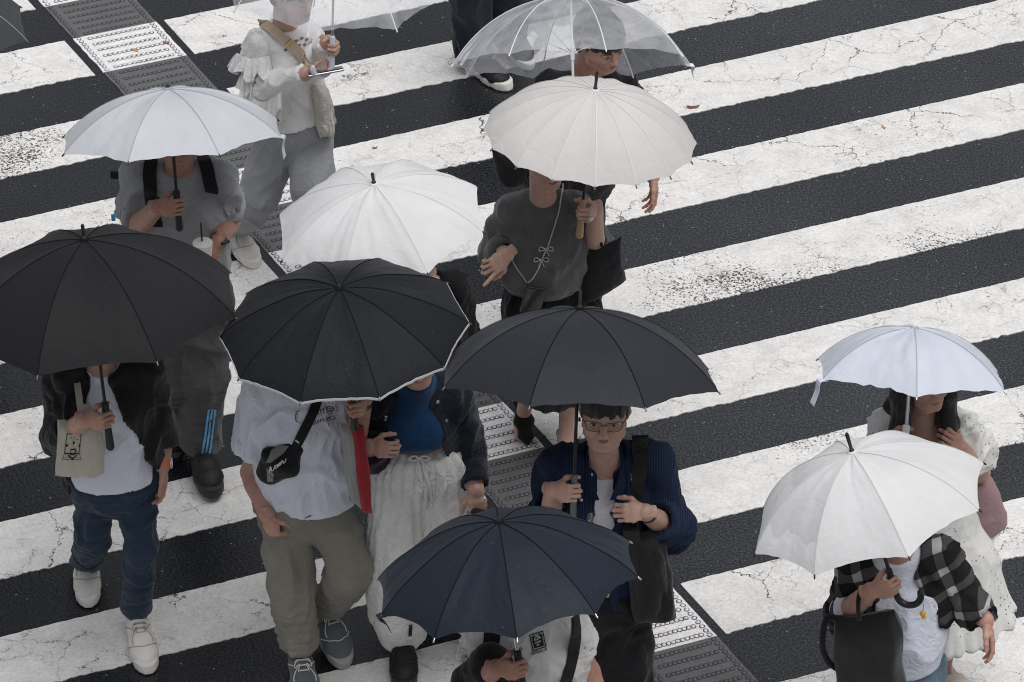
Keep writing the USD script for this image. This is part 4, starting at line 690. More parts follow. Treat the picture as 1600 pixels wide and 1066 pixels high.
    def front_cut(s, left, right, zlo=-9, zhi=9, depth=-.02):
        """an open front: everything ahead of the body's middle between two lateral limits (functions of z or numbers)"""
        c, l, f = s.msh, s.lat, s.fwd
        def fn(X, Y, Z):
            u = (X - c[0]) * l[0] + (Y - c[1]) * l[1]; w = (X - c[0]) * f[0] + (Y - c[1]) * f[1]
            a = left(Z) if callable(left) else left; b = right(Z) if callable(right) else right
            return np.maximum(np.maximum(np.maximum(a - u, u - b), depth - w), np.maximum(zlo - Z, Z - zhi))
        return fn
    def px(s, u, v, f): return gy(u, v, s.B[1] - f)
def umb_grip(name, side, fore, s=1.0, d=None, flip=1):
    b = UMB[name]; return grip_frame(b.at(b.grip if d is None else d), b.a * flip, fore, side, s)
def pillow(tl, tr, br, bl, thick, n=16, power=4, seed=0, rough=.006, top_open=False):
    """A soft flat bag: four corners, swelling in the middle to the given thickness."""
    tl, tr, br, bl = map(lambda q: A_(q, float), (tl, tr, br, bl)); nn = unit(np.cross(tr - tl, bl - tl)); nn = nn if nn @ (EYE - tl) > 0 else -nn
    u, v = np.meshgrid(np.linspace(0, 1, n), np.linspace(0, 1, n)); u, v = u.ravel(), v.ravel()
    P = ((1 - u) * (1 - v))[:, None] * tl + (u * (1 - v))[:, None] * tr + (u * v)[:, None] * br + ((1 - u) * v)[:, None] * bl
    dn_ = unit(bl - tl + br - tr); ac = unit(tr - tl); wd_ = np.linalg.norm(tr - tl); e_ = (meshkit.noise(np.c_[u * 3, v * 3.5, np.full(len(u), seed + 5.1)], seed + 1) - .5)
    P = P + dn_ * (wd_ * (.07 * (1 - v)**2 * (4 * u * (1 - u)) + .05 * v**2 * (4 * u * (1 - u)) - .04 * v**2))[:, None] + ac * (wd_ * .10 * e_ * abs(2 * u - 1))[:, None]
    pr = ((1 - abs(2 * u - 1)**power) * ((1 - abs(2 * v - 1)**power) if not top_open else (.55 + .45 * np.minimum(1, v * 2)) * (1 - np.clip(2 * v - 1, 0, 1)**power)))**.5
    w = rough * (meshkit.fbm(np.c_[u * 4, v * 3, np.full(len(u), seed + .3)], 3, seed) - .5) * 2
    a = P + nn * (pr * thick / 2 + w)[:, None]; b = P - nn * (pr * thick / 2 - w)[:, None]; ix = np.arange(n * n).reshape(n, n)
    f = np.stack([ix[:-1, :-1], ix[1:, :-1], ix[1:, 1:], ix[:-1, 1:]], -1).reshape(-1, 4); V = np.vstack([a, b]); fb = f[:, ::-1] + n * n
    ring = np.r_[ix[0], ix[1:, -1], ix[-1, ::-1][1:], ix[1:-1, 0][::-1]]; nx = np.roll(ring, -1); sk = np.stack([ring, nx, nx + n * n, ring + n * n], 1)
    F = np.vstack([f, fb, sk]); N = normals_of(V, np.vstack([F[:, [0, 1, 2]], F[:, [0, 2, 3]]]))
    return V, (F if N[ix[n // 2, n // 2]] @ nn > 0 else F[:, ::-1])
# ================================================================== the man in jeans, front left (dark umbrella, canvas tote)
w_, y_, z_ = umb_grip('black_left', -1, (.95, -.5, .1))
p = Person('person in open black shirt, white T-shirt and dark jeans walking with canvas tote at left', (180, 980), dict(
    head=(150, 476, .06), neck=(158, 520, .03), sa=(100, 572, .0), sb=(222, 570, .0), ea=(96, 684, -.06), wa=('w', w_), eb=(250, 680, -.04), wb=(254, 728, .02), ha=(146, 748, 0), hb=(208, 745, 0),
    ka=(146, 838, .02), aa=(134, 873, -.34), kb=(220, 852, .08), ab=(213, 964, .04)))
j = p.J; down = A_([0, 0, -1.0])
p.body('skin_warm', {'a': (GRIP, y_, z_, -1), 'b': (RELAX, (.02, -.25, -1), (.9, .3, 0), 1)}, (0.0, .1))
part(p.nd, 'hair', hair_cap(j['head'], p.HM, seed=1), 'hair_black', True)
hem = p.px(176, 745, .02)
tee = p.cloth('t_shirt', p.top(hem, ch=(.150, .102), wa=(.148, .108), he=(.166, .122), sh=.048), 'cotton_lilac', amp=.006, scale=(14, 14, 7), seed=3)
ja, jb = j['ea'] * .62 + j['wa'] * .38, j['eb'] * .75 + j['wb'] * .25
top_z = j['sa'][2]
jk = p.top(p.px(180, 752, -.02), ch=(.180, .136), wa=(.184, .138), he=(.200, .146), sh=.068, neck_r=.085, sl={'a': ([j['ea'], ja], [.066, .056]), 'b': ([j['eb'], jb], [.062, .056])},
           cutters=[p.front_cut(lambda z: -.05 - .10 * np.clip((top_z - .05 - z) * 2.2, 0, 1), lambda z: .035 + .155 * np.clip((top_z - z) * 2.1, 0, 1), depth=.0)])
p.cloth('overshirt', jk, 'black_cloth', amp=.009, scale=(13, 13, 7), seed=5)
pants = p.cloth('jeans', p.trousers(p.px(176, 722, 0), {'a': ([j['ha'], j['ka'], j['aa'] + [0, .0, -.02]], [.086, .067, .058]), 'b': ([j['hb'], j['kb'], j['ab'] + [0, 0, .025]], [.088, .066, .057])}), 'denim_dark', amp=.008, scale=(15, 15, 12), seed=7, bunch=[(j['ab'] + [0, 0, .08], .10, .013), (j['kb'], .10, .010), (j['ka'] - [0, 0, .08], .14, .013), (p.pel + A_([0, -.1, -.06]), .10, .008)])
put_shoe(p.nd, j['aa'], .12, .12, 'sneaker', 'leather_white', lace='sole_grey', s=1.0); put_shoe(p.nd, j['ab'], .25, .0, 'sneaker', 'leather_white', lace='sole_grey', s=1.0)
wd = unit(j['wb'] - j['eb']); wp = j['wb'] - wd * .015; part(p.nd, 'watch_band', tube([wp - wd * .012, wp + wd * .012], .033, 16), 'orange_rubber', 40); part(p.nd, 'watch_face', rbox((.034, .034, .012), .005, wp + unit(np.cross(wd, [0, 1, 0])) * -.0 + A_([.033, -.008, 0]), frame_rows((0, 1, .2), (0, -.2, 1))), 'chrome', 40)
# canvas tote on his shoulder
nd = Node('tote_bag', 'cream canvas tote with printed coffee cup under the left man\'s arm', 'bag', at=p.px(125, 745, .18))
body = pillow(p.px(90, 655, .16), p.px(156, 652, .20), p.px(163, 742, .21), p.px(86, 744, .17), .10, n=26, seed=3, rough=.020, power=3); body = folds(body, .007, (11, 11, 6), 9)
part(nd, 'bag_body', body, 'canvas', True); sk = Skin(body)
for dx, ff in ((0, .17), (7, .12)):
    pts = [p.px(128 + dx, 657, ff + .03), p.px(124 + dx * .8, 625, ff - .02), p.px(120 + dx * .6, 596, ff - .1), p.px(115, 582, .02), p.px(112, 590, -.10), p.px(120, 640, -.1)]
    part(nd, 'strap', ribbon(curve(pts, 20), np.tile([0, -.9, .3], (len(curve(pts, 20)), 1)), .024, .004), 'canvas', 40)
px_ = affine((97, 718), (127, 718), (100, 678)); ink = []
for q in ([(.12, .24), (.17, 1.0), (.9, 1.0), (.86, .24)],): ink += [stroke(q + [q[0]], .035)]
ink += [stroke([(0, 0), (.12, .22), (.9, .22), (1.0, 0), (0, 0)], .018), stroke([(.03, .08), (.97, .08)], .012), Polygon([(.25, .17), (.8, .19), (.55, 0)]).difference(Polygon([(.36, .17), (.72, .18), (.55, .06)])), stroke([(.42, .42), (.45, .2), (.62, .2), (.66, .42)], .03), Polygon([(.40, .42), (.68, .44), (.66, .38), (.42, .37)]), stroke([(.66, .38), (.74, .34), (.64, .26)], .022)]
from shapely.geometry import Point
ink += [Point(x, y).buffer(r_, quad_segs=4) for x, y, r_ in ((.22, .55, .055), (.86, .55, .055), (.56, .66, .055), (.40, .85, .03), (.72, .78, .03))] + [stroke([(.5, .5), (.56, .58), (.5, .62)], .012), stroke([(.62, .9), (.55, .82), (.5, .72)], .014)]
for g_ in ink: part(nd, 'print', snapped(flat_poly(g_, .06), sk, px_, .0025), 'ink', False)

# ================================================================== the man in grey T-shirt under the silver umbrella
w_, y_, z_ = umb_grip('silver', -1, (.9, -.6, .15))
p = Person('person in grey T-shirt and track trousers with blue stripes under the silver umbrella', (290, 715), dict(
    head=(278, 205, .05), neck=(281, 250, .03), sa=(214, 276, .0), sb=(346, 276, .0), ea=(212, 357, -.02), wa=('w', w_), eb=(358, 345, -.06), wb=(340, 378, .19), ha=(262, 470, 0), hb=(314, 470, 0),
    ka=(272, 590, .04), aa=(270, 668, -.12), kb=(318, 585, .08), ab=(310, 684, .04)))
j = p.J
p.body('skin_tan', {'a': (GRIP, y_, z_, -1), 'b': (HOLD, unit(A_([-.35, -.55, -.5])), (.55, -.35, .4), 1)}, (0.0, .12), r=1.08)
part(p.nd, 'hair', hair_cap(j['head'], p.HM, seed=2), 'hair_black', True)
sa_, sb_ = j['ea'] * .72 + j['sa'] * .28, j['eb'] * .75 + j['sb'] * .25
tee = p.cloth('t_shirt', p.top(p.px(288, 452, .02), ch=(.160, .116), wa=(.162, .125), he=(.175, .13), sh=.060, neck_r=.062, neck_dz=.03, collar=(.3, .072), sl={'a': ([sa_], [.074]), 'b': ([sb_], [.072])}), 'tee_grey', amp=.011, scale=(13, 13, 8), seed=11)
sk = Skin(tee)
pants = p.cloth('track_trousers', p.trousers(p.px(288, 450, 0), {'a': ([j['ha'], j['ka'], j['aa'] + [0, .0, .03]], [.115, .105, .088]), 'b': ([j['hb'], j['kb'], j['ab'] + [0, 0, -.03]], [.112, .098, .092])}, wr=(.165, .115), hr=(.18, .13)), 'track_grey', amp=.011, scale=(11, 11, 7), seed=13, bunch=[(j['ab'] + [0, 0, .1], .13, .014), (j['ka'], .16, .014)])
skp = Skin(pants)
for q in range(3):
    for pts in ([(336 - q * 5, 640), (333 - q * 5, 660), (330 - q * 5, 685), (326 - q * 5.5, 714)], [(250 + q * 3, 575), (254 + q * 3, 600), (256 + q * 3, 625), (258 + q * 3, 650)]):
        P, N = skp.at(curve(A_(pts, float), 14), .003); part(p.nd, 'trouser_stripe', ribbon(P, N, .0085, .002), 'sky_stripe', False)
put_shoe(p.nd, j['ab'], .28, .0, 'sneaker', 'leather_black', 'black_matte', None, s=1.1); put_shoe(p.nd, j['aa'], .1, .6, 'sneaker', 'leather_black', 'black_matte', None, s=1.05)
wd = unit(j['wb'] - j['eb']); wp = j['wb'] - wd * .02; part(p.nd, 'watch_band', tube([wp - wd * .012, wp + wd * .012], .0335, 16), 'black_plastic', 40); part(p.nd, 'watch_face', rbox((.036, .042, .012), .005, wp + A_([.022, -.027, .010]), frame_rows((.75, .6, 0), wd)), 'screen_glass', 40)
nd = Node('backpack', 'black backpack on the grey T-shirt man with two shoulder straps', 'backpack', at=p.px(270, 420, -.2))
F = Field(p.msh + A_([-.24, .0, -.5]), p.msh + A_([.2, .36, .08]), .011); c = p.msh + A_([-.035, .19, 0])
F.tube([c + [0, 0, .0], c + [0, 0, -.2], c + [0, .0, -.40]], [(.13, .06), (.165, .09), (.16, .09)], (1, 0, 0), k=.04); part(nd, 'pack', folds(F.done(), .006, (12, 12, 9), 4), 'bag_black', True)
for pts, w0 in (([(236, 252), (234, 275), (236, 300), (240, 325), (246, 352)], .05), ([(318, 250), (324, 266), (328, 284), (332, 298)], .05)):
    P, N = sk.at(curve(A_(pts, float), 20), .008); part(nd, 'shoulder_strap', ribbon(P, N, w0, .012), 'bag_black', 40)
P, N = sk.at(curve(A_([(246, 310), (256, 315), (262, 330)], float), 10), .006); part(nd, 'buckle_strap', ribbon(P, N, .014, .004), 'bag_black', 40)
part(nd, 'side_tab', rbox((.06, .02, .035), .006, p.px(184, 273, -.08), seg=8), 'bag_black', 40); part(nd, 'pull_tab', rbox((.016, .01, .03), .003, p.px(177, 340, -.06), seg=8), 'sky_stripe', 40)
c = p.px(317, 388, .31); nd = Node('drink_cup', 'white paper cup with a black straw held beside the smart watch', 'cup', at=c)
part(nd, 'cup', tube([c - [0, 0, .075], c - [0, 0, .07], c + [0, 0, .026], c + [0, 0, .03], c + [0, 0, .026], c - [0, 0, .05]], [.026, .028, .038, .0395, .036, .027], 24), 'paper_cup', 40); part(nd, 'lid', tube([c + [0, 0, .012], c + [0, 0, .017]], [.036, .036], 24), 'black_matte', 40); part(nd, 'straw', tube([c + [0, 0, -.04], c + [-.004, .01, .11]], .0035, 8), 'black_plastic', True)

# ================================================================== the woman in white ruffles at the top
w_, y_, z_ = umb_grip('clear_woman', 1, (.62, -.75, .1)); 
p = Person('person in white ruffled cardigan and wide grey sweatpants looking at phone under a clear umbrella', (440, 432), dict(
    head=(458, -14, .10), neck=(446, 22, .03), sa=(404, 64, .06), sb=(486, 56, -.04), ea=(396, 140, .07), wa=(478, 115, .27), eb=(480, 118, .03), wb=('w', w_), ha=(446, 200, .02), hb=(482, 197, -.03),
    ka=(405, 300, .0), aa=(362, 362, -.24), kb=(491, 290, .14), ab=(508, 405, .10)))
j = p.J
p.body('skin_light', {'a': (HOLD, unit(A_([.95, -.25, .1])), (-.1, -.55, -.8), -1, .93), 'b': (GRIP, y_, z_, 1, .95)}, (.75, .15, .95), r=.9)
features(p.nd, j['head'], p.HM, .95, 'lip_pink'); part(p.nd, 'hair', hair_cap(j['head'], p.HM, .95, seed=3), 'hair_black', True)
hem = p.px(462, 186, .02)
tp = p.cloth('top', p.top(hem, ch=(.130, .104), wa=(.122, .102), he=(.142, .112), sh=.05, neck_r=.056, neck_dz=.07, collar=(.55, .066), sl={'a': ([j['ea'], j['ea'] * .5 + j['wa'] * .5, j['wa'] - unit(j['wa'] - j['ea']) * .01], [.052, .05, .036]), 'b': ([j['eb'], j['wb'] - unit(j['wb'] - j['eb']) * .01], [.05, .038])}), 'cotton_cream', amp=.006, scale=(13, 13, 9), seed=21)
sk = Skin(tp)
def ruffle(nd, name, line_px, drop, out, mat, waves=7, lift=.01, seed=0, back=False, at=None):
    """A gathered frill sewn along a line on the cloth and hanging from it."""
    L = curve(A_(line_px, float), 44)
    P, N = (at if at is not None else sk).at(L, lift); n = len(P); t = np.linspace(0, 1, n); rows = []
    for s_ in np.linspace(0, 1, 7):
        wv = .5 + .5 * np.sin(t * waves * 2 * np.pi + seed + .9 * np.sin(t * 9 + seed)); o = out * s_ ** .8 * (.35 + .65 * wv)
        rows.append(P + N * o[:, None] + A_([0, 0, -1.0]) * (drop * s_ * (.82 + .18 * np.cos(t * waves * 2 * np.pi * .5 + seed)))[:, None])
    v = np.vstack(rows); ix = np.arange(len(v)).reshape(7, n); f = np.stack([ix[:-1, :-1], ix[1:, :-1], ix[1:, 1:], ix[:-1, 1:]], -1).reshape(-1, 4)
    v2 = v - normals_of(v, np.vstack([f[:, [0, 1, 2]], f[:, [0, 2, 3]]])) * .0025
    part(nd, name, (np.vstack([v, v2]), np.vstack([f, f[:, ::-1] + len(v)])), mat, True)
for q, (ln, dr, ou) in enumerate([([(388, 62), (392, 54), (404, 50), (416, 60)], .10, .04), ([(374, 84), (384, 88), (400, 90), (420, 84)], .10, .055), ([(380, 116), (388, 120), (404, 122), (420, 114)], .09, .045), ([(396, 150), (410, 156), (426, 150), (440, 140)], .085, .035), ([(402, 165), (420, 172), (440, 168), (452, 156)], .06, .03)]):
    ruffle(p.nd, 'ruffle', ln, dr, ou, 'cotton_cream', 5 + q % 2, seed=q * 1.7)
ruffle(p.nd, 'ruffle', [(492, 128), (494, 150), (496, 172), (498, 190)], .05, .05, 'cotton_cream', 4, seed=9); ruffle(p.nd, 'ruffle', [(488, 60), (490, 74), (492, 90)], .05, .03, 'cotton_cream', 3, seed=5)
pants = p.cloth('sweatpants', p.trousers(p.px(464, 176, 0), {'a': ([j['ha'], j['ka'], j['aa'] * .35 + j['ka'] * .65, j['aa'] + [.01, 0, .035]], [.098, .096, .092, .07]), 'b': ([j['hb'], j['kb'], j['ab'] + [0, 0, .03]], [.098, .095, .08])}, wr=(.135, .105), hr=(.155, .125)), 'sweat_grey', amp=.009, scale=(11, 11, 3.5), seed=23, bunch=[(j['aa'] + [0, 0, .08], .12, .014)])
put_shoe(p.nd, j['aa'] + [0, 0, .01], .55, .12, 'sneaker', 'leather_white', s=.95); put_shoe(p.nd, j['ab'], .5, 0, 'sneaker', 'leather_white', s=.95)
SW = Skin(join([tp, pants]))
nd = Node('shoulder_bag', 'fluffy cream bag on a broad tan strap across the ruffled cardigan', 'bag', at=p.px(505, 195, .0))
P, N = sk.at(curve(A_([(404, 34), (418, 42), (436, 55), (456, 72), (474, 92), (482, 104)], float), 30), .009); part(nd, 'strap', ribbon(P, N, .044, .004), 'strap_tan', 40)
b = P[16]; part(nd, 'buckle', rbox((.05, .012, .012), .003, b + N[16] * .004, frame_rows((.6, -.2, .7), (.7, 0, -.6)), 8), 'brass', 40)
part(nd, 'bag_body', folds(pillow(p.px(490, 132, .12), p.px(510, 134, .08), p.px(519, 212, .06), p.px(500, 216, .12), .07, n=18, seed=5), .010, (40, 40, 40), 6), 'fluffy_cream', True)
part(nd, 'charm', tube([p.px(506, 158, .09), p.px(509, 163, .09)], .010, 8), 'black_plastic', True)
hp = j['wa'] + A_([.082, -.035, .03]); nd = Node('smartphone', 'grey smartphone in the hand of the woman in ruffles', 'phone', at=hp)
part(nd, 'case', rbox((.072, .148, .010), .004, hp, frame_rows((-.1, .85, -.38), (.95, .12, .12)), 8), 'chrome', 40); part(nd, 'screen', rbox((.064, .138, .003), .001, hp + unit(np.cross(unit(A_([-.1, .85, -.38])), unit(A_([.95, .12, .12])))) * -.0065, frame_rows((-.1, .85, -.38), (.95, .12, .12)), 8), 'screen_glass', 40)
for q, (u, v) in enumerate([(462, 64), (470, 60), (478, 62), (466, 71), (475, 70), (446, 78), (452, 76)]):
    part(p.nd, 'embroidered_flower', snapped(flat_poly(Point(0, 0).buffer(1, quad_segs=4).union(Point(.9, .5).buffer(.7, quad_segs=3)), .6), sk, affine((u, v), (u + 2.4, v), (u, v - 2.2)), .003), 'pink_bag', False)
# ================================================================== the man in white T-shirt and khaki trousers (piped umbrella)
w_, y_, z_ = umb_grip('piped', 1, (-.15, -.95, .25))
p = Person('person in white printed T-shirt and khaki trousers with sling bag under the piped umbrella', (500, 1025), dict(
    head=(462, 522, .05), neck=(463, 562, .03), sa=(408, 606, .0), sb=(518, 600, .0), ea=(394, 738, -.03), wa=(418, 806, .12), eb=(548, 722, -.02), wb=('w', w_), ha=(446, 785, 0), hb=(506, 780, 0),
    ka=(456, 910, .08), aa=(468, 1015, .10), kb=(548, 890, .12), ab=(505, 968, -.10)))
j = p.J
p.body('skin_warm', {'a': (FIST, (.28, -.35, -1), (-.5, -.75, 0), -1), 'b': (GRIP, y_, z_, 1)}, (0.0, .3), r=1.05)
part(p.nd, 'hair', hair_cap(j['head'], p.HM, seed=4), 'hair_black', True)
tee = p.cloth('t_shirt', p.top(p.px(486, 782, .02), ch=(.168, .115), wa=(.170, .122), he=(.180, .13), sh=.060, neck_r=.07, sl={'a': ([j['ea'] * .70 + j['sa'] * .30], [.078]), 'b': ([j['eb'] * .75 + j['sb'] * .25], [.075])}), 'cotton_lilac', amp=.010, scale=(13, 13, 6), seed=31)
sk = Skin(tee)
pants = p.cloth('khaki_trousers', p.trousers(p.px(478, 765, 0), {'a': ([j['ha'], j['ka'], j['aa'] + [0, 0, .02]], [.102, .092, .077]), 'b': ([j['hb'], j['kb'], j['ab'] + [0, .01, .03]], [.102, .090, .070])}, wr=(.16, .115), hr=(.172, .125)), 'khaki', amp=.010, scale=(11, 11, 7), seed=33, bunch=[(j['aa'] + [0, 0, .08], .12, .014), (j['ab'] + [0, 0, .12], .16, .016), (j['kb'], .12, .012), (p.pel + A_([0, -.12, -.05]), .1, .01)])
put_shoe(p.nd, j['aa'], .18, .0, 'sneaker', 'mesh_shoe', 'sole_grey', 'leather_white', s=1.08); put_shoe(p.nd, j['ab'], .45, .42, 'sneaker', 'mesh_shoe', 'sole_grey', 'leather_white', s=1.08)
wd = unit(j['wb'] - j['eb']); wp = j['wb'] - wd * .03; part(p.nd, 'watch_band', tube([wp - wd * .016, wp + wd * .016], .034, 16), 'black_plastic', 40)
# the animal scribble on his chest: tail, back, legs, face in a ring of ticks
px_ = affine((460, 676), (520, 676), (460, 632)); ink = []
ink.append(stroke([(.14, .78), (.07, .74), (.03, .62), (.03, .48), (.08, .38), (.17, .34)], .016)); ink += [stroke([(.03 + q * .002, .45 + q * .1), (.09 + q * .006, .46 + q * .09)], .016) for q in range(4)]
ink += [stroke([(.50, .70), (.62, .78), (.74, .82), (.84, .93)], .02), stroke([(.40, .28), (.55, .32), (.70, .45), (.86, .40), (.90, .24)], .016)]
ink += [stroke([(.52 + q * .075, .74 + q * .03), (.54 + q * .075, .60 + q * .035)], .020) for q in range(5)] + [stroke([(.44 + q * .075, .29 + q * .035), (.46 + q * .075, .42 + q * .03)], .019) for q in range(6)]
ink += [Point(.93, .86).buffer(.095, quad_segs=6).difference(Point(.93, .86).buffer(.072, quad_segs=6)), Point(.90, .72).buffer(.06, quad_segs=5).difference(Point(.90, .72).buffer(.045, quad_segs=5)), Point(.97, .52).buffer(.08, quad_segs=5).difference(Point(.97, .52).buffer(.064, quad_segs=5)), stroke([(.88, .55), (.84, .46), (.90, .42)], .02), stroke([(.90, .89), (.92, .87)], .03), stroke([(.95, .90), (.97, .88)], .03), stroke([(.91, .80), (.96, .80)], .02)]
ink += [stroke([(.93 + .15 * math.cos(a), .86 + .16 * math.sin(a)), (.93 + .205 * math.cos(a), .86 + .22 * math.sin(a))], .016) for a in np.radians([-30, -5, 20, 45, 70, 95, 120, 140])]
for g_ in ink: part(p.nd, 'print', snapped(flat_poly(g_, .05), sk, px_, .0035), 'ink', False)
nd = Node('sling_bag', 'black and grey sling bag with white script lettering across the white T-shirt', 'bag', at=p.px(440, 735, .12))
P, N = sk.at(curve(A_([(498, 618), (490, 640), (480, 662), (470, 682), (462, 696)], float), 20), .006); part(nd, 'strap', ribbon(P, N, .036, .004), 'bag_black', 40)
F = Field(p.px(437, 720, .12) - .16, p.px(437, 720, .12) + .16, .006); c0, c1, c2 = p.px(418, 742, .115), p.px(438, 722, .135), p.px(462, 698, .125)
F.tube([c0, c1, c2], [(.046, .03), (.072, .036), (.034, .02)], (.5, 0, -.85), k=.02); sb = F.done(); part(nd, 'pouch', folds(sb, .003, (20, 20, 20), 3), 'bag_black', True); skb = Skin(sb)
part(nd, 'top_panel', snapped(flat_poly(Polygon([(.05, 0), (.25, .7), (.6, 1.0), (1, 1.0), (.75, .55), (.25, .0)]), .1), skb, affine((415, 722), (452, 722), (415, 697)), .006), 'bag_grey', False)
part(nd, 'side_panel', snapped(flat_poly(Polygon([(0, .9), (.9, .5), (.7, 0), (.1, 0)]), .2), skb, affine((417, 752), (430, 752), (417, 728)), .003), 'bag_grey', False)
scr = [(.0, .1), (.06, .55), (.10, .8), (.13, .55), (.12, .2), (.2, .05), (.3, .35), (.36, .62), (.33, .3), (.40, .1), (.48, .2), (.52, .55), (.44, .5), (.48, .2), (.56, .2), (.62, .62), (.64, .2), (.72, .65), (.80, .62), (.80, .25), (.88, .2), (1.0, .62)]
part(nd, 'script_lettering', snapped(flat_poly(stroke(curve(A_([(x, y) for x, y in scr]), 90)[:, :2], .07), .05), skb, lambda xy: A_([422.5, 737.5]) + xy[:, :1] * A_([25.5, -15.0]) + xy[:, 1:2] * A_([-2.5, -9.5]), .005), 'ink_white', False)
part(nd, 'strap_ring', tube([p.px(462, 688, .16), p.px(467, 692, .16)], .004, 8), 'chrome', True)
# the grey and red garment over his forearm
q0 = p.px(548, 668, .22); nd = Node('folded_jacket', 'grey jacket with a red front band hanging from the khaki man\'s forearm', 'jacket', at=p.px(560, 790, .1))
part(nd, 'grey_side', folds(pillow(p.px(531, 660, .21), p.px(562, 668, .21), p.px(577, 800, .19), p.px(545, 782, .19), .06, n=22, power=3, seed=8, rough=.014), .012, (10, 10, 4), 5), 'grey_cloth', True)
part(nd, 'red_band', folds(pillow(p.px(548, 660, .235), p.px(566, 666, .23), p.px(580, 802, .21), p.px(568, 798, .215), .036, n=22, power=3, seed=9, rough=.012), .010, (10, 10, 4), 6), 'red_cloth', True)
part(nd, 'dark_lettering', join([tube([p.px(553, 780 + q * 4, .185), p.px(561, 783 + q * 4, .185)], .0022, 5) for q in range(3)]), 'ink', False)

# ================================================================== the woman in blue top and white trousers beside him
p = Person('person in bright blue cropped top, dark denim jacket and baggy white trousers holding a camera', (680, 1010), dict(
    head=(652, 545, .08), neck=(652, 590, .05), sa=(594, 614, .0), sb=(704, 606, .0), ea=(576, 718, -.04), wa=(577, 698, .20), eb=(732, 706, -.05), wb=(744, 766, .10), ha=(625, 735, 0), hb=(685, 733, 0),
    ka=(618, 890, .08), aa=(629, 996, .02), kb=(712, 890, .05), ab=(748, 975, -.05)))
j = p.J
p.body('skin_light', {'a': (HOLD, (.9, -.35, .05), (-.2, -.85, .35), -1, .95), 'b': (HOLD, (.15, -.5, -.75), (.3, -.6, .6), 1, .95)}, (0.05, .3, .96), r=.92)
features(p.nd, j['head'], p.HM, .96, 'lip_pink'); part(p.nd, 'hair', hair_cap(j['head'], p.HM, .96, seed=5, long=.0), 'hair_black', True)
tp = p.cloth('cropped_top', p.top(p.px(652, 679, .03), ch=(.118, .090), wa=(.106, .086), he=(.108, .086), sh=.042, neck_r=.052, neck_dz=.13, collar=(.95, .060), sl={'a': ([j['sa'] * .6 + j['ea'] * .4], [.045]), 'b': ([j['sb'] * .6 + j['eb'] * .4], [.045])},
     extra=lambda F: [F.tube([p.msh + p.lat * q * .058 - A_([0, 0, .135]) + p.fwd * .07, p.msh + p.lat * q * .05 - A_([0, 0, .16]) + p.fwd * .06], [.026, .026], k=.06) for q in (-1, 1)]), 'top_blue', amp=.003, scale=(16, 16, 16), seed=41)
jk = p.top(p.px(648, 716, -.03), ch=(.160, .125), wa=(.162, .125), he=(.168, .125), sh=.064, neck_r=.08, sl={'a': ([j['ea'], j['wa'] - unit(j['wa'] - j['ea']) * .05], [.066, .056]), 'b': ([j['eb'], j['wb'] - unit(j['wb'] - j['eb']) * .02], [.064, .052])}, cutters=[p.front_cut(lambda z: -.06 - .04 * np.clip((p.msh[2] - z) * 4, 0, 1), lambda z: .05 + .06 * np.clip((p.msh[2] - z) * 4, 0, 1), depth=.0)])
jk = p.cloth('denim_jacket', jk, 'denim_jacket', amp=.011, scale=(13, 13, 9), seed=43, bunch=[(j['eb'], .12, .013), (j['wb'] - [0, 0, -.06], .09, .013), (j['ea'], .12, .013)]); skj = Skin(jk)
for u, v in ((603, 651), (602, 656), (668, 604), (684, 628), (697, 657), (572, 700)): P, N = skj.at([(u, v)], .003); part(p.nd, 'snap_button', tube([P[0] - N[0] * .002, P[0] + N[0] * .002], .007, 10), 'chrome', True)
pants = p.trousers(p.px(655, 702, .0), {'a': ([j['ha'], j['ka'], j['ka'] * .4 + j['aa'] * .6, j['aa'] + [0, 0, .0]], [.118, .128, .12, .092]), 'b': ([j['hb'], j['kb'], j['ab'] + [0, 0, .02]], [.118, .128, .10])}, wr=(.135, .105), hr=(.17, .135))
v, f = pants; ang = np.arctan2(v[:, 1] - p.pel[1], v[:, 0] - p.pel[0]); tz = np.clip((p.pel[2] + .1 - v[:, 2]) / .2, 0, 1); v = v + normals_of(v, f) * (.007 * np.sin(ang * 26 + 2 * np.sin(ang * 5)) * np.clip(1.25 - abs(tz - .4) * 1.1, 0, 1) * (v[:, 2] > p.pel[2] - .45))[:, None]
pants = p.cloth('baggy_trousers', (v, f), 'white_linen', amp=.007, scale=(13, 13, 2.5), seed=45); skp = Skin(pants)
wz = p.px(655, 701, 0); part(p.nd, 'waistband', folds(tube([wz + [0, 0, -.012], wz + [0, 0, .012]], [.139, .139], 40), .002, (60, 60, 10), 2) if False else (lambda m_: (m_[0] * [1, .78, 1] + [0, wz[1] * .22, 0], m_[1]))(tube([wz + [0, 0, -.013], wz + [0, 0, .0], wz + [0, 0, .012]], [.140, .146, .139], 40)), 'white_linen', 40)
for pts in ([(655, 716), (652, 735), (661, 758), (666, 782)], [(658, 716), (664, 740), (672, 768), (674, 795)]): P, N = skp.at(curve(A_(pts, float), 16), .005); part(p.nd, 'drawstring', ribbon(P, N, .008, .004), 'white_linen', 40)
P, N = skp.at([(655, 716)], .008); part(p.nd, 'bow', join([tube(curve([P[0], P[0] + A_([q * .02, -.006, .014]), P[0] + A_([q * .036, -.004, .0]), P[0] + A_([q * .018, -.004, -.008]), P[0]], 14), .004, 6) for q in (-1, 1)]), 'white_linen', True)
put_shoe(p.nd, j['aa'] - [0, 0, .01], .05, 0, 'sneaker', 'leather_black', 'black_matte', None, s=1.02); put_shoe(p.nd, j['ab'], .05, .35, 'sneaker', 'leather_black', 'black_matte', None, s=1.02)
P, N = skp.at(curve(A_([(641, 975), (640, 992)], float), 4), .006); part(p.nd, 'black_tab', ribbon(P, N, .013, .003), 'black_cloth', False)
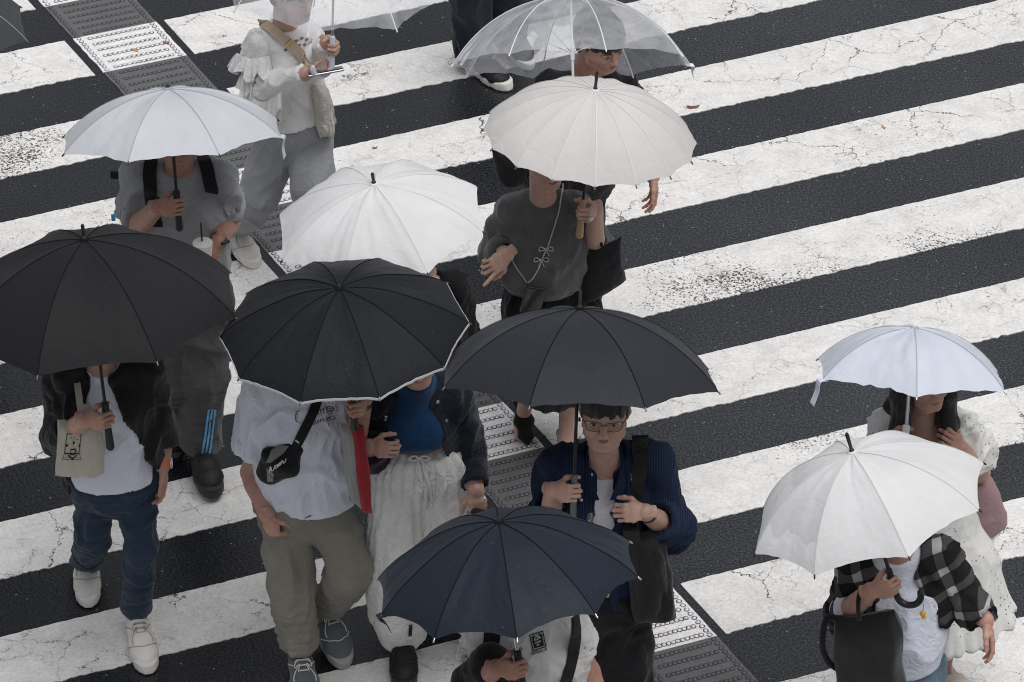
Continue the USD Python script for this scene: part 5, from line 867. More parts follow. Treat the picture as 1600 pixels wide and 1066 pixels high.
c = j['wb'] + A_([.02, -.105, -.055]); nd = Node('camera_body', 'compact black camera in the hand of the woman in blue', 'camera', at=c); M = frame_rows((.9, -.35, 0), (.1, .25, .95))
part(nd, 'body', rbox((.085, .075, .045), .012, c, M), 'black_plastic', 40); part(nd, 'lens', tube([c + M[2] * .015, c + M[2] * .05, c + M[2] * .048], [.026, .024, .0], 18), 'screen_glass', 40); part(nd, 'wrist_strap', tube(curve([c + [-.04, 0, .03], c + [-.055, -.03, -.02], c + [-.045, -.03, -.07], c + [-.03, 0, -.02]], 14), .0025, 6), 'ink_white', True)
rp = j['wb'] + A_([.03, -.045, -.005]); part(p.nd, 'ring', tube([rp - [.006, 0, .002], rp + [.006, 0, .002]], .011, 12), 'pearl', True)

# ================================================================== the hidden person under the white umbrella
p = Person('person in black, almost wholly hidden under the plain white umbrella', (668, 862), dict(
    head=(652, 402, .02), neck=(655, 440, .0), sa=(610, 455, .0), sb=(710, 450, -.04), ea=(600, 545, .05), wa=('w', UMB['white_mid'].at(.78) + A_([-.06, .06, -.02])), eb=(728, 540, -.06), wb=(722, 600, .05), ha=(640, 590, 0), hb=(690, 590, 0), ka=(645, 730, .05), aa=(645, 845, .05), kb=(690, 730, 0), ab=(692, 835, -.05)))
w_, y_, z_ = umb_grip('white_mid', -1, (.6, -.8, .1)); p.J['wa'] = w_; j = p.J
p.body('skin_light', {'a': (GRIP, y_, z_, -1, .95), 'b': (RELAX, (0, -.3, -1), (.9, 0, 0), 1, .95)}, (0, .2, .97), r=.92)
features(p.nd, j['head'], p.HM, .97); part(p.nd, 'hair', hair_cap(j['head'], p.HM, .97, seed=6, long=.0), 'hair_black', True)
p.cloth('knit_top', p.top(p.px(665, 575, 0), ch=(.155, .11), wa=(.15, .11), he=(.16, .12), sl={'a': ([j['ea'], j['wa'] * .85 + j['ea'] * .15], [.055, .042]), 'b': ([j['eb'], j['wb'] * .85 + j['eb'] * .15], [.055, .042])}), 'black_knit', seed=51)
p.cloth('trousers', p.trousers(p.px(665, 560, 0), {'a': ([j['ha'], j['ka'], j['aa'] + [0, 0, .02]], [.105, .085, .075]), 'b': ([j['hb'], j['kb'], j['ab'] + [0, 0, .02]], [.105, .085, .075])}), 'black_cloth', seed=53)
put_shoe(p.nd, j['aa'], 0, 0, 'sneaker', 'leather_black', 'black_matte', None); put_shoe(p.nd, j['ab'], 0, .2, 'sneaker', 'leather_black', 'black_matte', None)

# ================================================================== the woman in the charcoal sweater under the beige umbrella
w_, y_, z_ = umb_grip('beige', 1, (-.35, -.9, .3))
p = Person('person in charcoal knit sweater with a pearl phone chain under the beige umbrella', (850, 698), dict(
    head=(853, 240, .09), neck=(848, 298, .03), sa=(796, 330, .0), sb=(902, 326, .0), ea=(778, 394, -.05), wa=(792, 398, .17), eb=(928, 392, -.03), wb=('w', w_), ha=(838, 465, 0), hb=(892, 463, 0), ka=(832, 590, .02), aa=(815, 655, -.10), kb=(888, 600, .06), ab=(884, 682, .06)))
j = p.J
p.body('skin_light', {'a': (POINT, (-.72, -.6, -.32), (.25, -.75, .35), -1, 1.0, .12), 'b': (GRIP, y_, z_, 1, .97)}, (.30, .12, .97), r=.92)
features(p.nd, j['head'], p.HM, .97, 'lip_pink'); part(p.nd, 'hair', hair_cap(j['head'], p.HM, .97, seed=7), 'hair_black', True)
sw = p.cloth('sweater', p.top(p.px(848, 446, .02), ch=(.158, .118), wa=(.168, .128), he=(.148, .118), sh=.060, neck_r=.060, neck_dz=.075, collar=(.55, .070), sl={'a': ([j['ea'], j['ea'] * .32 + j['wa'] * .68], [.068, .056]), 'b': ([j['eb'], j['eb'] * .78 + j['wb'] * .22], [.068, .056])}), 'knit_charcoal', amp=.011, scale=(11, 11, 8), seed=61)
sk = Skin(sw)
F = Field(p.pel + A_([-.3, -.3, -.5]), p.pel + A_([.32, .3, .2]), .009); F.tube([p.px(856, 438, 0), p.pel - [0, 0, .05], p.pel + A_([.01, 0, -.42])], [(.135, .105), (.17, .135), (.215, .17)], p.lat, k=.05, flat1=True, flat0=True); p.cloth('long_skirt', F.done(), 'black_cloth', amp=.014, scale=(11, 11, 3), seed=63)
put_shoe(p.nd, j['aa'] + [0, 0, .02], .25, .75, 'pump', 'leather_black', s=.95); put_shoe(p.nd, j['ab'], .35, .15, 'pump', 'leather_black', s=.95)
part(p.nd, 'ring', tube([w_ + y_ * .088 + z_ * .012 - unit(UMB['beige'].a) * .004, w_ + y_ * .088 + z_ * .012 + unit(UMB['beige'].a) * .004], .0105, 12), 'pearl', True)
P1, N1 = sk.at(curve(A_([(879, 290), (876, 312), (868, 345), (858, 378), (846, 408), (835, 430), (825, 441)], float), 60), .006); P2, N2 = sk.at(curve(A_([(800, 403), (808, 418), (818, 432), (824, 441)], float), 26), .006)
nd = Node('phone_chain', 'pearl chain with little bows across the charcoal sweater, carrying a black phone', 'lanyard', at=p.px(835, 470, .15))
def beads(P, r, step):
    d = np.r_[0, np.cumsum(np.linalg.norm(np.diff(P, axis=0), axis=1))]; t = np.arange(0, d[-1], step); Q = np.stack([np.interp(t, d, P[:, k]) for k in range(3)], 1); s0 = trimesh.creation.icosphere(1, r); return join([(s0.vertices + q, s0.faces) for q in Q])
part(nd, 'bead_string', beads(P1, .0034, .0078), 'pearl', True, kind='stuff'); part(nd, 'bead_string', beads(P2, .003, .007), 'pearl', True, kind='stuff')
for u, v in ((853, 389), (846, 406)):
    b = sk.at([(u, v)], .008)[0][0]; part(nd, 'bow', join([tube(curve([b, b + A_([q * .022, -.004, .014]), b + A_([q * .026, -.004, -.006]), b], 12), .0022, 5) for q in (-1, 1)] + [tube([b, b + A_([q * .012, -.002, -.03])], .002, 5) for q in (-1, 1)]), 'chrome', True)
b = sk.at([(825, 446)], .008)[0][0]; part(nd, 'clasp', tube([b, b + [.002, -.005, -.018], b + [.005, -.008, -.045]], [.004, .006, .004], 8), 'brass', True)
part(nd, 'charm', tube([P2[0] + N2[0] * .004, P2[0] + N2[0] * .007], .008, 12), 'pearl', True)
c = p.px(833, 470, .165); part(nd, 'phone', rbox((.078, .160, .011), .005, c, frame_rows((1, 0, -.18), (.16, -.25, .95)), 8), 'screen_glass', 40); part(nd, 'phone_case', rbox((.083, .165, .008), .004, c + [0, .004, -.001], frame_rows((1, 0, -.18), (.16, -.25, .95)), 8), 'black_matte', 40)
nd = Node('tote_bag', 'slouching black fabric tote hanging from the elbow of the sweater woman', 'bag', at=p.px(935, 470, .05))
tb = pillow(p.px(905, 395, .08), p.px(968, 371, .0), p.px(976, 441, .02), p.px(908, 478, .10), .08, n=20, seed=11, rough=.012); part(nd, 'bag_body', tb, 'black_cloth', True)
part(nd, 'handle', tube(curve([p.px(941, 386, .06), p.px(934, 368, .05), p.px(927, 358, .0), p.px(918, 372, -.04), p.px(912, 394, .06)], 24), .006, 8), 'black_cloth', True)
part(nd, 'lettering', snapped(meshkit.text_mesh('JOY & COLLON', .1, .001), Skin(tb), lambda xy: A_([921.0, 437.0]) + xy[:, :1] * A_([46., -27.]) + xy[:, 1:2] * A_([10., -45.]), .004), 'ink_grey', False)

# ================================================================== the man in black T-shirt under the clear umbrella
w_, y_, z_ = umb_grip('clear_man', -1, (.75, -.6, .1), d=.60)
p = Person('person with black bowl-cut hair and black T-shirt under the tilted clear umbrella', (890, 545), dict(
    head=(938, 62, .13), neck=(916, 108, .05), sa=(860, 136, .10), sb=(972, 138, -.06), ea=(846, 215, .02), wa=('w', w_), eb=(1012, 222, -.10), wb=(1020, 276, .06), ha=(862, 290, .03), hb=(906, 292, -.03), ka=(858, 420, .02), aa=(852, 510, -.10), kb=(902, 430, .10), ab=(905, 545, .12)))
j = p.J
p.body('skin_warm', {'a': (GRIP, y_, z_, -1), 'b': (RELAX, (.1, -.25, -1), (.9, .3, .1), 1)}, (.62, .22, .97), r=1.0)
features(p.nd, j['head'], p.HM, .97, 'lip_muted'); part(p.nd, 'hair', hair_cap(j['head'], p.HM, .97, fringe=.012, seed=8, top=.016), 'hair_black', True)
p.cloth('t_shirt', p.top(p.px(895, 300, .0), ch=(.165, .118), wa=(.16, .118), he=(.17, .125), sh=.06, neck_r=.074, sl={'a': ([j['ea'] * .75 + j['sa'] * .25], [.072]), 'b': ([j['eb'] * .75 + j['sb'] * .25], [.07])}), 'black_cloth', seed=71)
p.cloth('trousers', p.trousers(p.px(886, 285, 0), {'a': ([j['ha'], j['ka'], j['aa'] + [0, 0, .02]], [.11, .10, .09]), 'b': ([j['hb'], j['kb'], j['ab'] + [0, 0, .02]], [.11, .10, .09])}), 'black_cloth', seed=73)
put_shoe(p.nd, j['aa'], .5, .3, 'sneaker', 'leather_black', 'black_matte', None); put_shoe(p.nd, j['ab'], .5, 0, 'sneaker', 'leather_black', 'black_matte', None)
nd = Node('shoulder_bag', 'black cloth shoulder bag half hidden behind the beige umbrella', 'bag', at=p.px(795, 290, .1))
part(nd, 'bag_body', folds(pillow(p.px(768, 232, .1), p.px(826, 238, .1), p.px(822, 288, .12), p.px(782, 292, .12), .1, n=18, power=2.5, seed=13), .01, (14, 14, 14), 2), 'bag_black', True)
part(nd, 'strap', ribbon(curve([p.px(800, 236, .12), p.px(838, 180, .12), p.px(866, 130, .10), p.px(880, 116, .0)], 20), np.tile([0, -.8, .5], (len(curve([(0, 0, 0), (1, 0, 0), (2, 0, 0), (3, 0, 0)], 20)), 1)), .03, .004), 'bag_black', 40)
part(nd, 'hanging_cord', tube(curve([p.px(951, 282, .05), p.px(950, 296, .05), p.px(953, 320, .05)], 10), .003, 6), 'black_cloth', True) if False else None
# ================================================================== the man in glasses and blue striped shirt (charcoal umbrella)
w_, y_, z_ = umb_grip('charcoal', -1, (.72, -.7, .15))
p = Person('person in glasses and open blue striped shirt under the wide charcoal umbrella', (935, 1135), dict(
    head=(945, 636, .11), neck=(943, 700, .04), sa=(868, 724, .0), sb=(1020, 722, .0), ea=(858, 836, -.06), wa=('w', w_), eb=(1046, 826, -.03), wb=(1008, 800, .22), ha=(912, 930, 0), hb=(972, 928, 0), ka=(915, 1060, .06), aa=(912, 1130, -.05), kb=(970, 1060, .05), ab=(972, 1180, .08)))
j = p.J
p.body('skin_light', {'a': (GRIP, y_, z_, -1), 'b': (HOLD, (-.95, -.22, .12), (.1, -.75, .55), 1)}, (-.05, -.10, 1.06), r=1.08)
features(p.nd, j['head'], p.HM, 1.06, 'lip_muted'); part(p.nd, 'hair', hair_cap(j['head'], p.HM, 1.06, fringe=.022, seed=9, top=.014), 'hair_black', True)
M, hs, hc = p.HM, 1.06, j['head']; G = lambda x, y, z: A_([x, y, z]) * hs @ M + hc; gl = Node('glasses', None, None, parent=p.nd.path); gl.at = p.nd.at
for q in (-1, 1):
    a = np.linspace(0, 2 * np.pi, 21); sup = lambda t, k: np.sign(k(t)) * abs(k(t))**.55
    rim = A_([G(q * .034 + .0265 * sup(t, math.cos), .109 - .004 * abs(math.cos(t)) - .012 * max(0, q * math.cos(t)), -.011 + .0165 * sup(t, math.sin)) for t in a])
    part(gl, 'rim', tube(rim, .0011, 6), 'black_plastic', True); cc = rim[:-1].mean(0); i = np.arange(20); part(gl, 'lens', (np.vstack([rim[:-1], cc]), np.stack([i, (i + 1) % 20, np.full(20, 20)], 1)), 'lens', True)
    part(gl, 'temple', tube([G(q * .0605, .095, -.004), G(q * .074, .06, -.002), G(q * .079, .0, -.004)], .0016, 6), 'black_plastic', True)
part(gl, 'bridge', tube([G(-.0085, .108, -.006), G(0, .111, -.003), G(.0085, .108, -.006)], .0013, 6), 'black_plastic', True)
tee = p.cloth('t_shirt', p.top(p.px(940, 905, .02), ch=(.155, .104), wa=(.150, .108), he=(.16, .112), sh=.034, neck_r=.066, neck_dz=-.012), 'cotton_white', amp=.004, scale=(14, 14, 7), seed=81)
T0 = p.msh[2]
cb = j['eb'] * .45 + j['wb'] * .55
sh = p.top(p.px(945, 928, -.01), ch=(.178, .128), wa=(.180, .132), he=(.19, .138), sh=.064, neck_r=.072, sl={'a': ([j['ea'], j['ea'] * .4 + j['wa'] * .6], [.078, .068]), 'b': ([j['eb'], cb], [.080, .072])}, yoke=.006,
           cutters=[p.front_cut(lambda z: -.028 - .05 * np.clip((T0 - z) * 2.2, 0, 1), lambda z: .026 + .010 * np.clip((T0 - z) * 2, 0, 1), depth=.0)])
sh = p.cloth('striped_shirt', sh, 'shirt_blue_stripe', amp=.012, scale=(11, 11, 7), seed=83, bunch=[(j['ea'], .12, .014), (j['eb'], .13, .016), (cb, .09, .012)]); sk = Skin(sh)
for q, pts in ((-1, [(906, 690), (912, 715), (925, 742), (936, 752)]), (1, [(984, 690), (978, 712), (972, 735), (966, 748)])):
    c_ = [p.msh + p.lat * q * .066 + A_([0, -.0, .062]), p.msh + p.lat * q * .072 + p.fwd * .055 + A_([0, 0, .035]), p.msh + p.lat * q * .058 + p.fwd * .105 + A_([0, 0, -.015]), p.msh + p.lat * q * .038 + p.fwd * .128 + A_([0, 0, -.065])]
    cv = curve(c_, 14); part(p.nd, 'collar', ribbon(cv, np.tile(unit(p.lat * q * .8 + p.fwd * .4 + A_([0, 0, .35])), (len(cv), 1)), np.linspace(.05, .062, len(cv)), .006), 'shirt_blue_stripe', 40)
for u, v in ((917, 717), (924, 719), (924, 741), (909, 781), (966, 711)): P, N = sk.at([(u, v)], .006); part(p.nd, 'button', tube([P[0] - N[0] * .003, P[0] + N[0] * .003], .0062, 10), 'pearl', True)
for q in ('S', '&'): part(p.nd, 'chest_logo', snapped(meshkit.text_mesh(q, .5, .001), sk, lambda xy, q=q: A_([984.0, 744. if q == 'S' else 750.]) + xy[:, :1] * A_([10., 1.]) + xy[:, 1:2] * A_([0., -9.]), .004), 'ink_white', False)
P, N = Skin(tee).at(curve(A_([(934, 722), (940, 732), (945, 742), (949, 732), (954, 722)], float), 16), .004); part(p.nd, 'necklace', tube(P, .0014, 5), 'black_plastic', True); part(p.nd, 'pendant', tube([P[len(P) // 2], P[len(P) // 2] - [0, .002, .02]], .003, 6), 'black_plastic', True)
p.cloth('trousers', p.trousers(p.px(944, 905, 0), {'a': ([j['ha'], j['ka'], j['aa']], [.118, .115, .105]), 'b': ([j['hb'], j['kb'], j['ab']], [.12, .118, .11])}, wr=(.165, .12), hr=(.175, .128)), 'black_cloth', amp=.010, scale=(12, 12, 7), seed=85)
put_shoe(p.nd, j['aa'], 0, .1, 'sneaker', 'leather_black', 'black_matte', None); put_shoe(p.nd, j['ab'], 0, 0, 'sneaker', 'leather_black', 'black_matte', None)
er = G(.082, -.0, -.045); part(p.nd, 'earring', tube([er, er - [0, 0, .014]], .0045, 8), 'black_plastic', True)
wd = unit(j['wb'] - j['eb']); wp = j['wb'] - wd * .035; part(p.nd, 'watch_band', tube([wp - wd * .011, wp + wd * .011], .034, 16), 'black_plastic', 40)
nd = Node('shoulder_bag', 'long black cloth shoulder bag hanging beside the blue striped shirt', 'bag', at=p.px(1015, 970, .1))
SS = Skin(sh); P, N = SS.at(curve(A_([(1000, 684), (1001, 705), (998, 735), (993, 770), (987, 800)], float), 20), .009); P = np.vstack([P, [p.px(986, 830, .23), p.px(990, 860, .20)]]); N = np.vstack([N, [[0, -.9, .3]] * 2]); part(nd, 'strap', ribbon(P, N, .058, .005), 'bag_black', 40)
part(nd, 'bag_body', folds(pillow(p.px(984, 838, .19), p.px(1036, 826, .12), p.px(1052, 966, .12), p.px(990, 972, .17), .15, n=26, power=3, seed=17, rough=.022), .012, (9, 9, 5), 4), 'bag_black', True)

# ================================================================== the man under the navy umbrella, front
w_, y_, z_ = umb_grip('navy', -1, (.8, -.5, .25))
p = Person('person in grey printed T-shirt with black bag under the navy umbrella at bottom', (830, 1395), dict(
    head=(822, 888, .05), neck=(824, 936, .03), sa=(762, 974, .0), sb=(884, 964, .0), ea=(742, 1070, .0), wa=('w', w_), eb=(918, 1050, -.03), wb=(938, 1130, .05), ha=(800, 1165, 0), hb=(868, 1165, 0), ka=(800, 1290, .05), aa=(800, 1390, .05), kb=(868, 1290, 0), ab=(868, 1380, -.05)))
j = p.J
p.body('skin_tan', {'a': (GRIP, y_, z_, -1), 'b': (RELAX, (0, -.2, -1), (.9, .2, 0), 1)}, (0.0, .2), r=1.05)
part(p.nd, 'hair', hair_cap(j['head'], p.HM, seed=10), 'hair_black', True)
tee = p.cloth('t_shirt', p.top(p.px(834, 1160, .0), ch=(.185, .122), wa=(.182, .125), he=(.186, .13), sh=.062, neck_r=.06, sl={'a': ([j['ea'] * .62 + j['sa'] * .38], [.080]), 'b': ([j['eb'] * .58 + j['sb'] * .42], [.070])}), 'tee_heather', amp=.008, scale=(12, 12, 8), seed=91); sk = Skin(tee)
p.cloth('trousers', p.trousers(p.px(834, 1150, 0), {'a': ([j['ha'], j['ka'], j['aa'] + [0, 0, .03]], [.11, .09, .08]), 'b': ([j['hb'], j['kb'], j['ab'] + [0, 0, .03]], [.11, .09, .08])}), 'black_cloth', seed=93)
put_shoe(p.nd, j['aa'], 0, 0, 'sneaker', 'leather_black', 'black_matte', None); put_shoe(p.nd, j['ab'], 0, .2, 'sneaker', 'leather_black', 'black_matte', None)
px_ = affine((832, 1018), (854, 1011), (826.5, 991.5)); fr = Polygon([(0, 0), (1, 0), (1, 1), (0, 1)]).difference(Polygon([(.07, .06), (.93, .06), (.93, .94), (.07, .94)]))
inn = Polygon([(.14, .13), (.86, .13), (.86, .87), (.14, .87)]).difference(Point(.5, .60).buffer(.25, quad_segs=6)).difference(Point(.46, .33).buffer(.12, quad_segs=5)).difference(stroke([(.25, .40), (.72, .46)], .06))
hat = [stroke([(.28, .52), (.72, .56)], .07), Polygon([(.36, .66), (.52, .68), (.52, .76), (.36, .74)]), stroke([(.36, .36), (.45, .40), (.56, .37)], .07), Point(.62, .60).buffer(.04)] + [stroke([(.20, .2 + q * .1), (.26, .28 + q * .1)], .03) for q in range(6)]
for g_ in [fr, inn] + hat: part(p.nd, 'print', snapped(flat_poly(g_, .09), sk, px_, .0035), 'ink', False)
part(p.nd, 'print_lettering', snapped(meshkit.text_mesh('BEREAL.R', .14, .001, bold=True), sk, lambda xy: A_([830.5, 1023.5]) + xy[:, :1] * A_([27.0, -8.2]) + xy[:, 1:2] * A_([-5.5, -27.]), .004), 'ink', False)
nd = Node('cross_bag', 'rounded black bag on a black strap in front of the printed grey T-shirt', 'bag', at=p.px(752, 1090, .2))
F = Field(p.px(752, 1080, .2) - .24, p.px(752, 1080, .2) + .24, .008); F.tube([p.px(728, 1062, .17), p.px(768, 1040, .20), p.px(792, 1066, .2)], [(.05, .05), (.062, .055), (.04, .045)], (0, .5, .85), k=.05); F.tube([p.px(735, 1100, .17), p.px(785, 1100, .2)], [.085, .07], k=.06); part(nd, 'pouch', folds(F.done(), .008, (14, 14, 14), 4), 'bag_black', True)
P, N = sk.at(curve(A_([(772, 968), (770, 985), (768, 1002), (766, 1018)], float), 12), .008); part(nd, 'strap', ribbon(P, N, .055, .006), 'bag_black', 40)
P, N = sk.at(curve(A_([(896, 962), (898, 985), (896, 1010), (890, 1040), (880, 1075)], float), 16), .008); part(nd, 'strap', ribbon(P, N, .04, .006), 'bag_black', 40)

# ================================================================== the long-haired woman under the pale umbrella
w_, y_, z_ = umb_grip('pale', -1, (.4, -.9, 0))
p = Person('person with long dark hair in white eyelet dress and cream clogs under the pale umbrella', (1462, 1085), dict(
    head=(1447, 583, .09), neck=(1443, 640, .03), sa=(1390, 668, .0), sb=(1496, 668, .0), ea=(1376, 752, .0), wa=('w', w_), eb=(1530, 738, -.06), wb=(1500, 700, .12), ha=(1430, 815, 0), hb=(1485, 815, 0), ka=(1440, 960, .05), aa=(1420, 1035, -.12), kb=(1480, 935, .04), ab=(1474, 1024, .02)))
j = p.J
p.body('skin_warm', {'a': (GRIP, y_, z_, -1, .95), 'b': (HOLD, (-.45, -.4, .75), (.5, -.75, .2), 1, .95)}, (.30, .02, .95), r=.9)
features(p.nd, j['head'], p.HM, .95, 'lip_pink'); part(p.nd, 'hair', hair_cap(j['head'], p.HM, .95, seed=11, long=.16, fringe=.03), 'hair_black', True)
p.cloth('inner_top', p.top(p.px(1450, 800, .0), ch=(.128, .108), wa=(.125, .1), he=(.13, .1), sh=.04, neck_r=.095, neck_dz=-.03), 'cotton_white', amp=.004, seed=101)
cd = p.top(p.px(1450, 790, -.01), ch=(.148, .118), wa=(.15, .12), he=(.16, .13), sh=.064, neck_r=.088, sl={'a': ([j['sa'] * .45 + j['ea'] * .55, j['sa'] * .25 + j['ea'] * .75], [.084, .072]), 'b': ([j['sb'] * .45 + j['eb'] * .55, j['sb'] * .25 + j['eb'] * .75], [.084, .072])}, cutters=[p.front_cut(-.06, .06, depth=0)])
p.cloth('eyelet_blouse', cd, 'eyelet_white', amp=.012, scale=(18, 18, 18), seed=103)
wv = p.px(1455, 790, 0); hm = p.px(1490, 972, .03); F = Field(A_([hm[0] - .36, wv[1] - .36, hm[2] - .12]), A_([hm[0] + .36, wv[1] + .36, wv[2] + .12]), .009); F.tube([wv, wv * .55 + hm * .45, hm], [(.135, .11), (.185, .155), (.225, .20)], (1, 0, 0), k=.05, flat0=True, flat1=True)
v, f = F.done(); a = np.arctan2(v[:, 1] - hm[1], v[:, 0] - hm[0]); tz = np.clip((wv[2] - v[:, 2]) / (wv[2] - hm[2]), 0, 1); v = v + normals_of(v, f) * (.009 * tz * np.sin(a * 11 + 1.5 * np.sin(a * 3)) + .005 * np.clip((tz - .74) * 8, 0, 1) * (1 + 1.0 * np.sin(a * 19 + 2.2 * np.sin(a * 4))))[:, None]; p.cloth('skirt', (v, f), 'eyelet_white', amp=.006, scale=(12, 12, 4), seed=105)
put_shoe(p.nd, j['ab'], .35, 0, 'croc', 'croc_cream', s=1.0); put_shoe(p.nd, j['aa'], .2, .5, 'croc', 'croc_cream', s=1.0)
nd = Node('shoulder_bag', 'dusty pink soft bag behind the long-haired woman\'s arm', 'bag', at=p.px(1540, 840, -.1))
part(nd, 'bag_body', folds(pillow(p.px(1505, 748, -.04), p.px(1548, 742, -.12), p.px(1574, 822, -.10), p.px(1516, 856, -.02), .12, n=20, power=2.6, seed=23), .008, (10, 10, 6), 3), 'pink_bag', True)
part(nd, 'strap', ribbon(curve([p.px(1528, 755, -.06), p.px(1524, 715, -.06), p.px(1504, 668, -.04), p.px(1496, 662, -.1)], 16), np.tile([.7, -.6, .3], (len(curve([(0, 0, 0), (1, 0, 0), (2, 0, 0), (3, 0, 0)], 16)), 1)), .03, .004), 'pink_bag', 40)

# ================================================================== the person in plaid shirt under the lower white umbrella
w_, y_, z_ = umb_grip('white_right', -1, (.9, -.35, .2))
p = Person('person in open plaid shirt over long white T-shirt with big black tote at lower right', (1390, 1290), dict(
    head=(1385, 805, .06), neck=(1402, 855, .03), sa=(1338, 890, .0), sb=(1464, 868, .0), ea=(1318, 962, .02), wa=('w', w_), eb=(1496, 922, -.03), wb=(1540, 970, .10), ha=(1370, 1050, 0), hb=(1420, 1048, 0), ka=(1372, 1180, .05), aa=(1374, 1280, .05), kb=(1424, 1170, .0), ab=(1428, 1260, -.05)))
j = p.J
p.body('skin_warm', {'a': (GRIP, y_, z_, -1, .97), 'b': (RELAX, (.35, -.5, -.85), (.8, .1, .35), 1, .97)}, (.2, .3, .97), r=.98)
features(p.nd, j['head'], p.HM, .97); part(p.nd, 'hair', hair_cap(j['head'], p.HM, .97, seed=12, long=.0), 'hair_black', True)
tee = p.cloth('t_shirt', p.top(p.px(1402, 1035, .04), ch=(.150, .118), wa=(.160, .135), he=(.148, .125), sh=.048, neck_r=.054, neck_dz=.06, collar=(.6, .066)), 'cotton_lilac', amp=.006, scale=(13, 13, 5), seed=111)
jk = p.top(p.px(1400, 955, -.04), ch=(.186, .152), wa=(.196, .166), he=(.20, .165), sh=.068, neck_r=.085, sl={'a': ([j['ea'], j['ea'] * .72 + j['wa'] * .28], [.074, .064]), 'b': ([j['eb'], j['wb'] - unit(j['wb'] - j['eb']) * .015], [.076, .056])}, cutters=[p.front_cut(lambda z: -.06 - .02 * np.clip((p.msh[2] - z) * 4, 0, 1), lambda z: .06 + .17 * np.clip((p.msh[2] - z) * 3, 0, 1), depth=-.01)])
p.cloth('plaid_shirt', jk, 'plaid_black_white', amp=.011, scale=(13, 13, 9), seed=113)
ct = p.J['ea'] * .74 + p.J['wa'] * .26; dd = unit(p.J['wa'] - p.J['ea']); part(p.nd, 'rolled_cuff', folds(tube([ct - dd * .035, ct - dd * .03, ct + dd * .03, ct + dd * .035], [.058, .069, .066, .050], 24), .006, (20, 20, 20), 3), 'cotton_white', 50)
p.cloth('jeans', p.trousers(p.px(1398, 1030, 0), {'a': ([j['ha'], j['ka'], j['aa'] + [0, 0, .03]], [.10, .085, .07]), 'b': ([j['hb'], j['kb'], j['ab'] + [0, 0, .03]], [.10, .085, .07])}), 'denim_light', seed=115)
put_shoe(p.nd, j['aa'], 0, 0, 'sneaker', 'leather_white'); put_shoe(p.nd, j['ab'], 0, .2, 'sneaker', 'leather_white')
nd = Node('tote_bag', 'large black tote with a looped handle on the plaid shirt person\'s forearm', 'bag', at=p.px(1355, 1120, .2))
tb = pillow(p.px(1302, 962, .16), p.px(1402, 950, .24), p.px(1420, 1110, .22), p.px(1308, 1125, .16), .12, n=24, power=6, seed=29, rough=.014); part(nd, 'bag_body', tb, 'bag_sheen', True)
part(nd, 'handle', tube(curve([p.px(1342, 968, .26), p.px(1341, 940, .26), p.px(1346, 920, .2), p.px(1352, 935, .14), p.px(1352, 965, .14)], 24), .008, 8), 'bag_black', True)
part(nd, 'handle', tube(curve([p.px(1304, 965, .16), p.px(1292, 966, .17), p.px(1286, 990, .18), p.px(1286, 1015, .18), p.px(1295, 1035, .18), p.px(1308, 1045, .18)], 28), .0115, 8), 'bag_black', True)
c = UMB['white_right'].hook_low + A_([.03, 0, -.01]); nd = Node('key_charm', 'tiny yellow charm dangling from the black crook handle', 'charm', at=c)
part(nd, 'cord', tube([c + [0, 0, .012], c - [0, 0, .02]], .0016, 5), 'chrome', True); s0 = trimesh.creation.icosphere(2, .011); part(nd, 'charm_bead', (s0.vertices * [1, .8, 1.1] + c - [0, 0, .03], s0.faces), 'yellow_charm', True); part(nd, 'charm_bead', (s0.vertices * .7 + c - [-.004, 0, .045], s0.faces), 'yellow_charm', True)

# ================================================================== legs of the walker at the top edge, and the one in the corner
p = Person('person in wide navy trousers walking behind the clear umbrella at the top edge', (762, 120), dict(
    head=(775, -360, .0), neck=(772, -318, 0), sa=(725, -295, 0), sb=(820, -295, 0), ea=(712, -210, 0), wa=(714, -140, .08), eb=(832, -210, 0), wb=(834, -140, .05), ha=(745, -130, 0), hb=(795, -130, 0), ka=(733, -22, .02), aa=(739, 82, -.06), kb=(800, -15, -.05), ab=(790, 62, -.22)))
j = p.J
p.body('skin_light', {'a': (RELAX, (0, -.2, -1), (-.9, 0, 0), -1), 'b': (RELAX, (0, -.2, -1), (.9, 0, 0), 1)}, (.4, .2), r=1.0)
part(p.nd, 'hair', hair_cap(j['head'], p.HM, seed=13), 'hair_black', True); features(p.nd, j['head'], p.HM)
p.cloth('knit_top', p.top(p.px(772, -120, 0), sl={'a': ([j['ea'], j['wa']], [.055, .045]), 'b': ([j['eb'], j['wb']], [.055, .045])}), 'black_cloth', seed=121)
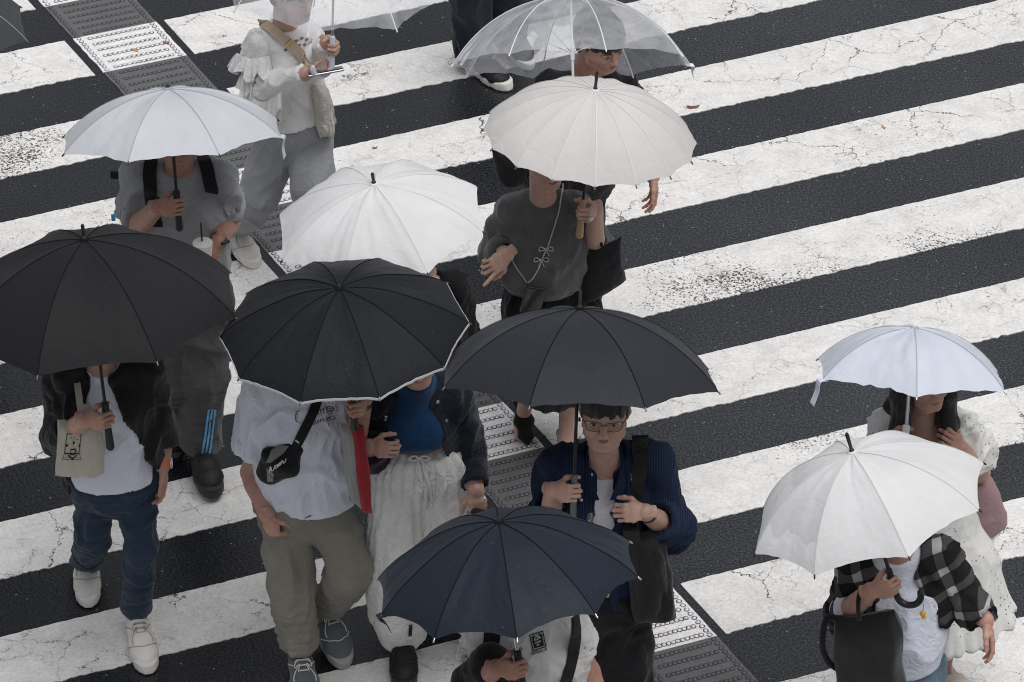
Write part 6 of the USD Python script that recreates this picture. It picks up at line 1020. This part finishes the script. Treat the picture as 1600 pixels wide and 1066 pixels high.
p.cloth('wide_trousers', p.trousers(p.px(770, -150, 0), {'a': ([j['ha'], j['ka'], j['aa'] + [0, 0, -.01]], [.115, .098, .088]), 'b': ([j['hb'], j['kb'], j['ab'] + [0, 0, .04]], [.115, .105, .095])}), 'navy_trouser', amp=.010, scale=(12, 12, 5), seed=123)
put_shoe(p.nd, j['aa'], .75, 0, 'sneaker', 'leather_black', 'sole_white', 'leather_black', s=1.02); put_shoe(p.nd, j['ab'], .6, .3, 'sneaker', 'leather_black', 'sole_white', 'leather_black')
p = Person('person in dark clothes under the plaid umbrella in the top left corner', (-92, 490), dict(
    head=(-102, 95, .0), neck=(-102, 135, 0), sa=(-150, 155, 0), sb=(-56, 155, 0), ea=(-162, 245, 0), wa=(-147, 220, .25), eb=(-44, 240, 0), wb=(-48, 280, .15), ha=(-127, 310, 0), hb=(-77, 310, 0), ka=(-127, 420, .05), aa=(-127, 490, 0), kb=(-77, 420, 0), ab=(-77, 475, 0)))
w_, y_, z_ = umb_grip('plaid', -1, (.6, -.7, 0)); j = p.J; j['wa'] = w_
p.body('skin_light', {'a': (GRIP, y_, z_, -1), 'b': (FIST, (0, -.4, -1), (.9, 0, 0), 1)}, (0, .2), r=1.0); part(p.nd, 'hair', hair_cap(j['head'], p.HM, seed=14), 'hair_black', True)
p.cloth('coat', p.top(p.px(-102, 325, 0), sl={'a': ([j['ea'], j['wa'] * .8 + j['ea'] * .2], [.06, .05]), 'b': ([j['eb'], j['wb']], [.06, .05])}), 'black_cloth', seed=131)
p.cloth('trousers', p.trousers(p.px(-102, 300, 0), {'a': ([j['ha'], j['ka'], j['aa'] + [0, 0, .03]], [.11, .09, .08]), 'b': ([j['hb'], j['kb'], j['ab'] + [0, 0, .03]], [.11, .09, .08])}), 'black_cloth', seed=133)
put_shoe(p.nd, j['aa'], 0, 0, 'sneaker', 'leather_black', 'black_matte', None); put_shoe(p.nd, j['ab'], 0, .1, 'sneaker', 'leather_black', 'black_matte', None)
nd = Node('hand_bag', 'black bag at the edge of the top left corner', 'bag', at=p.px(10, 90, .1)); part(nd, 'bag_body', folds(pillow(p.px(-20, 40, .1), p.px(22, 36, .1), p.px(36, 62, .1), p.px(-20, 86, .12), .1, n=14, power=2.5, seed=31), .008, (12, 12, 12), 3), 'bag_black', True)
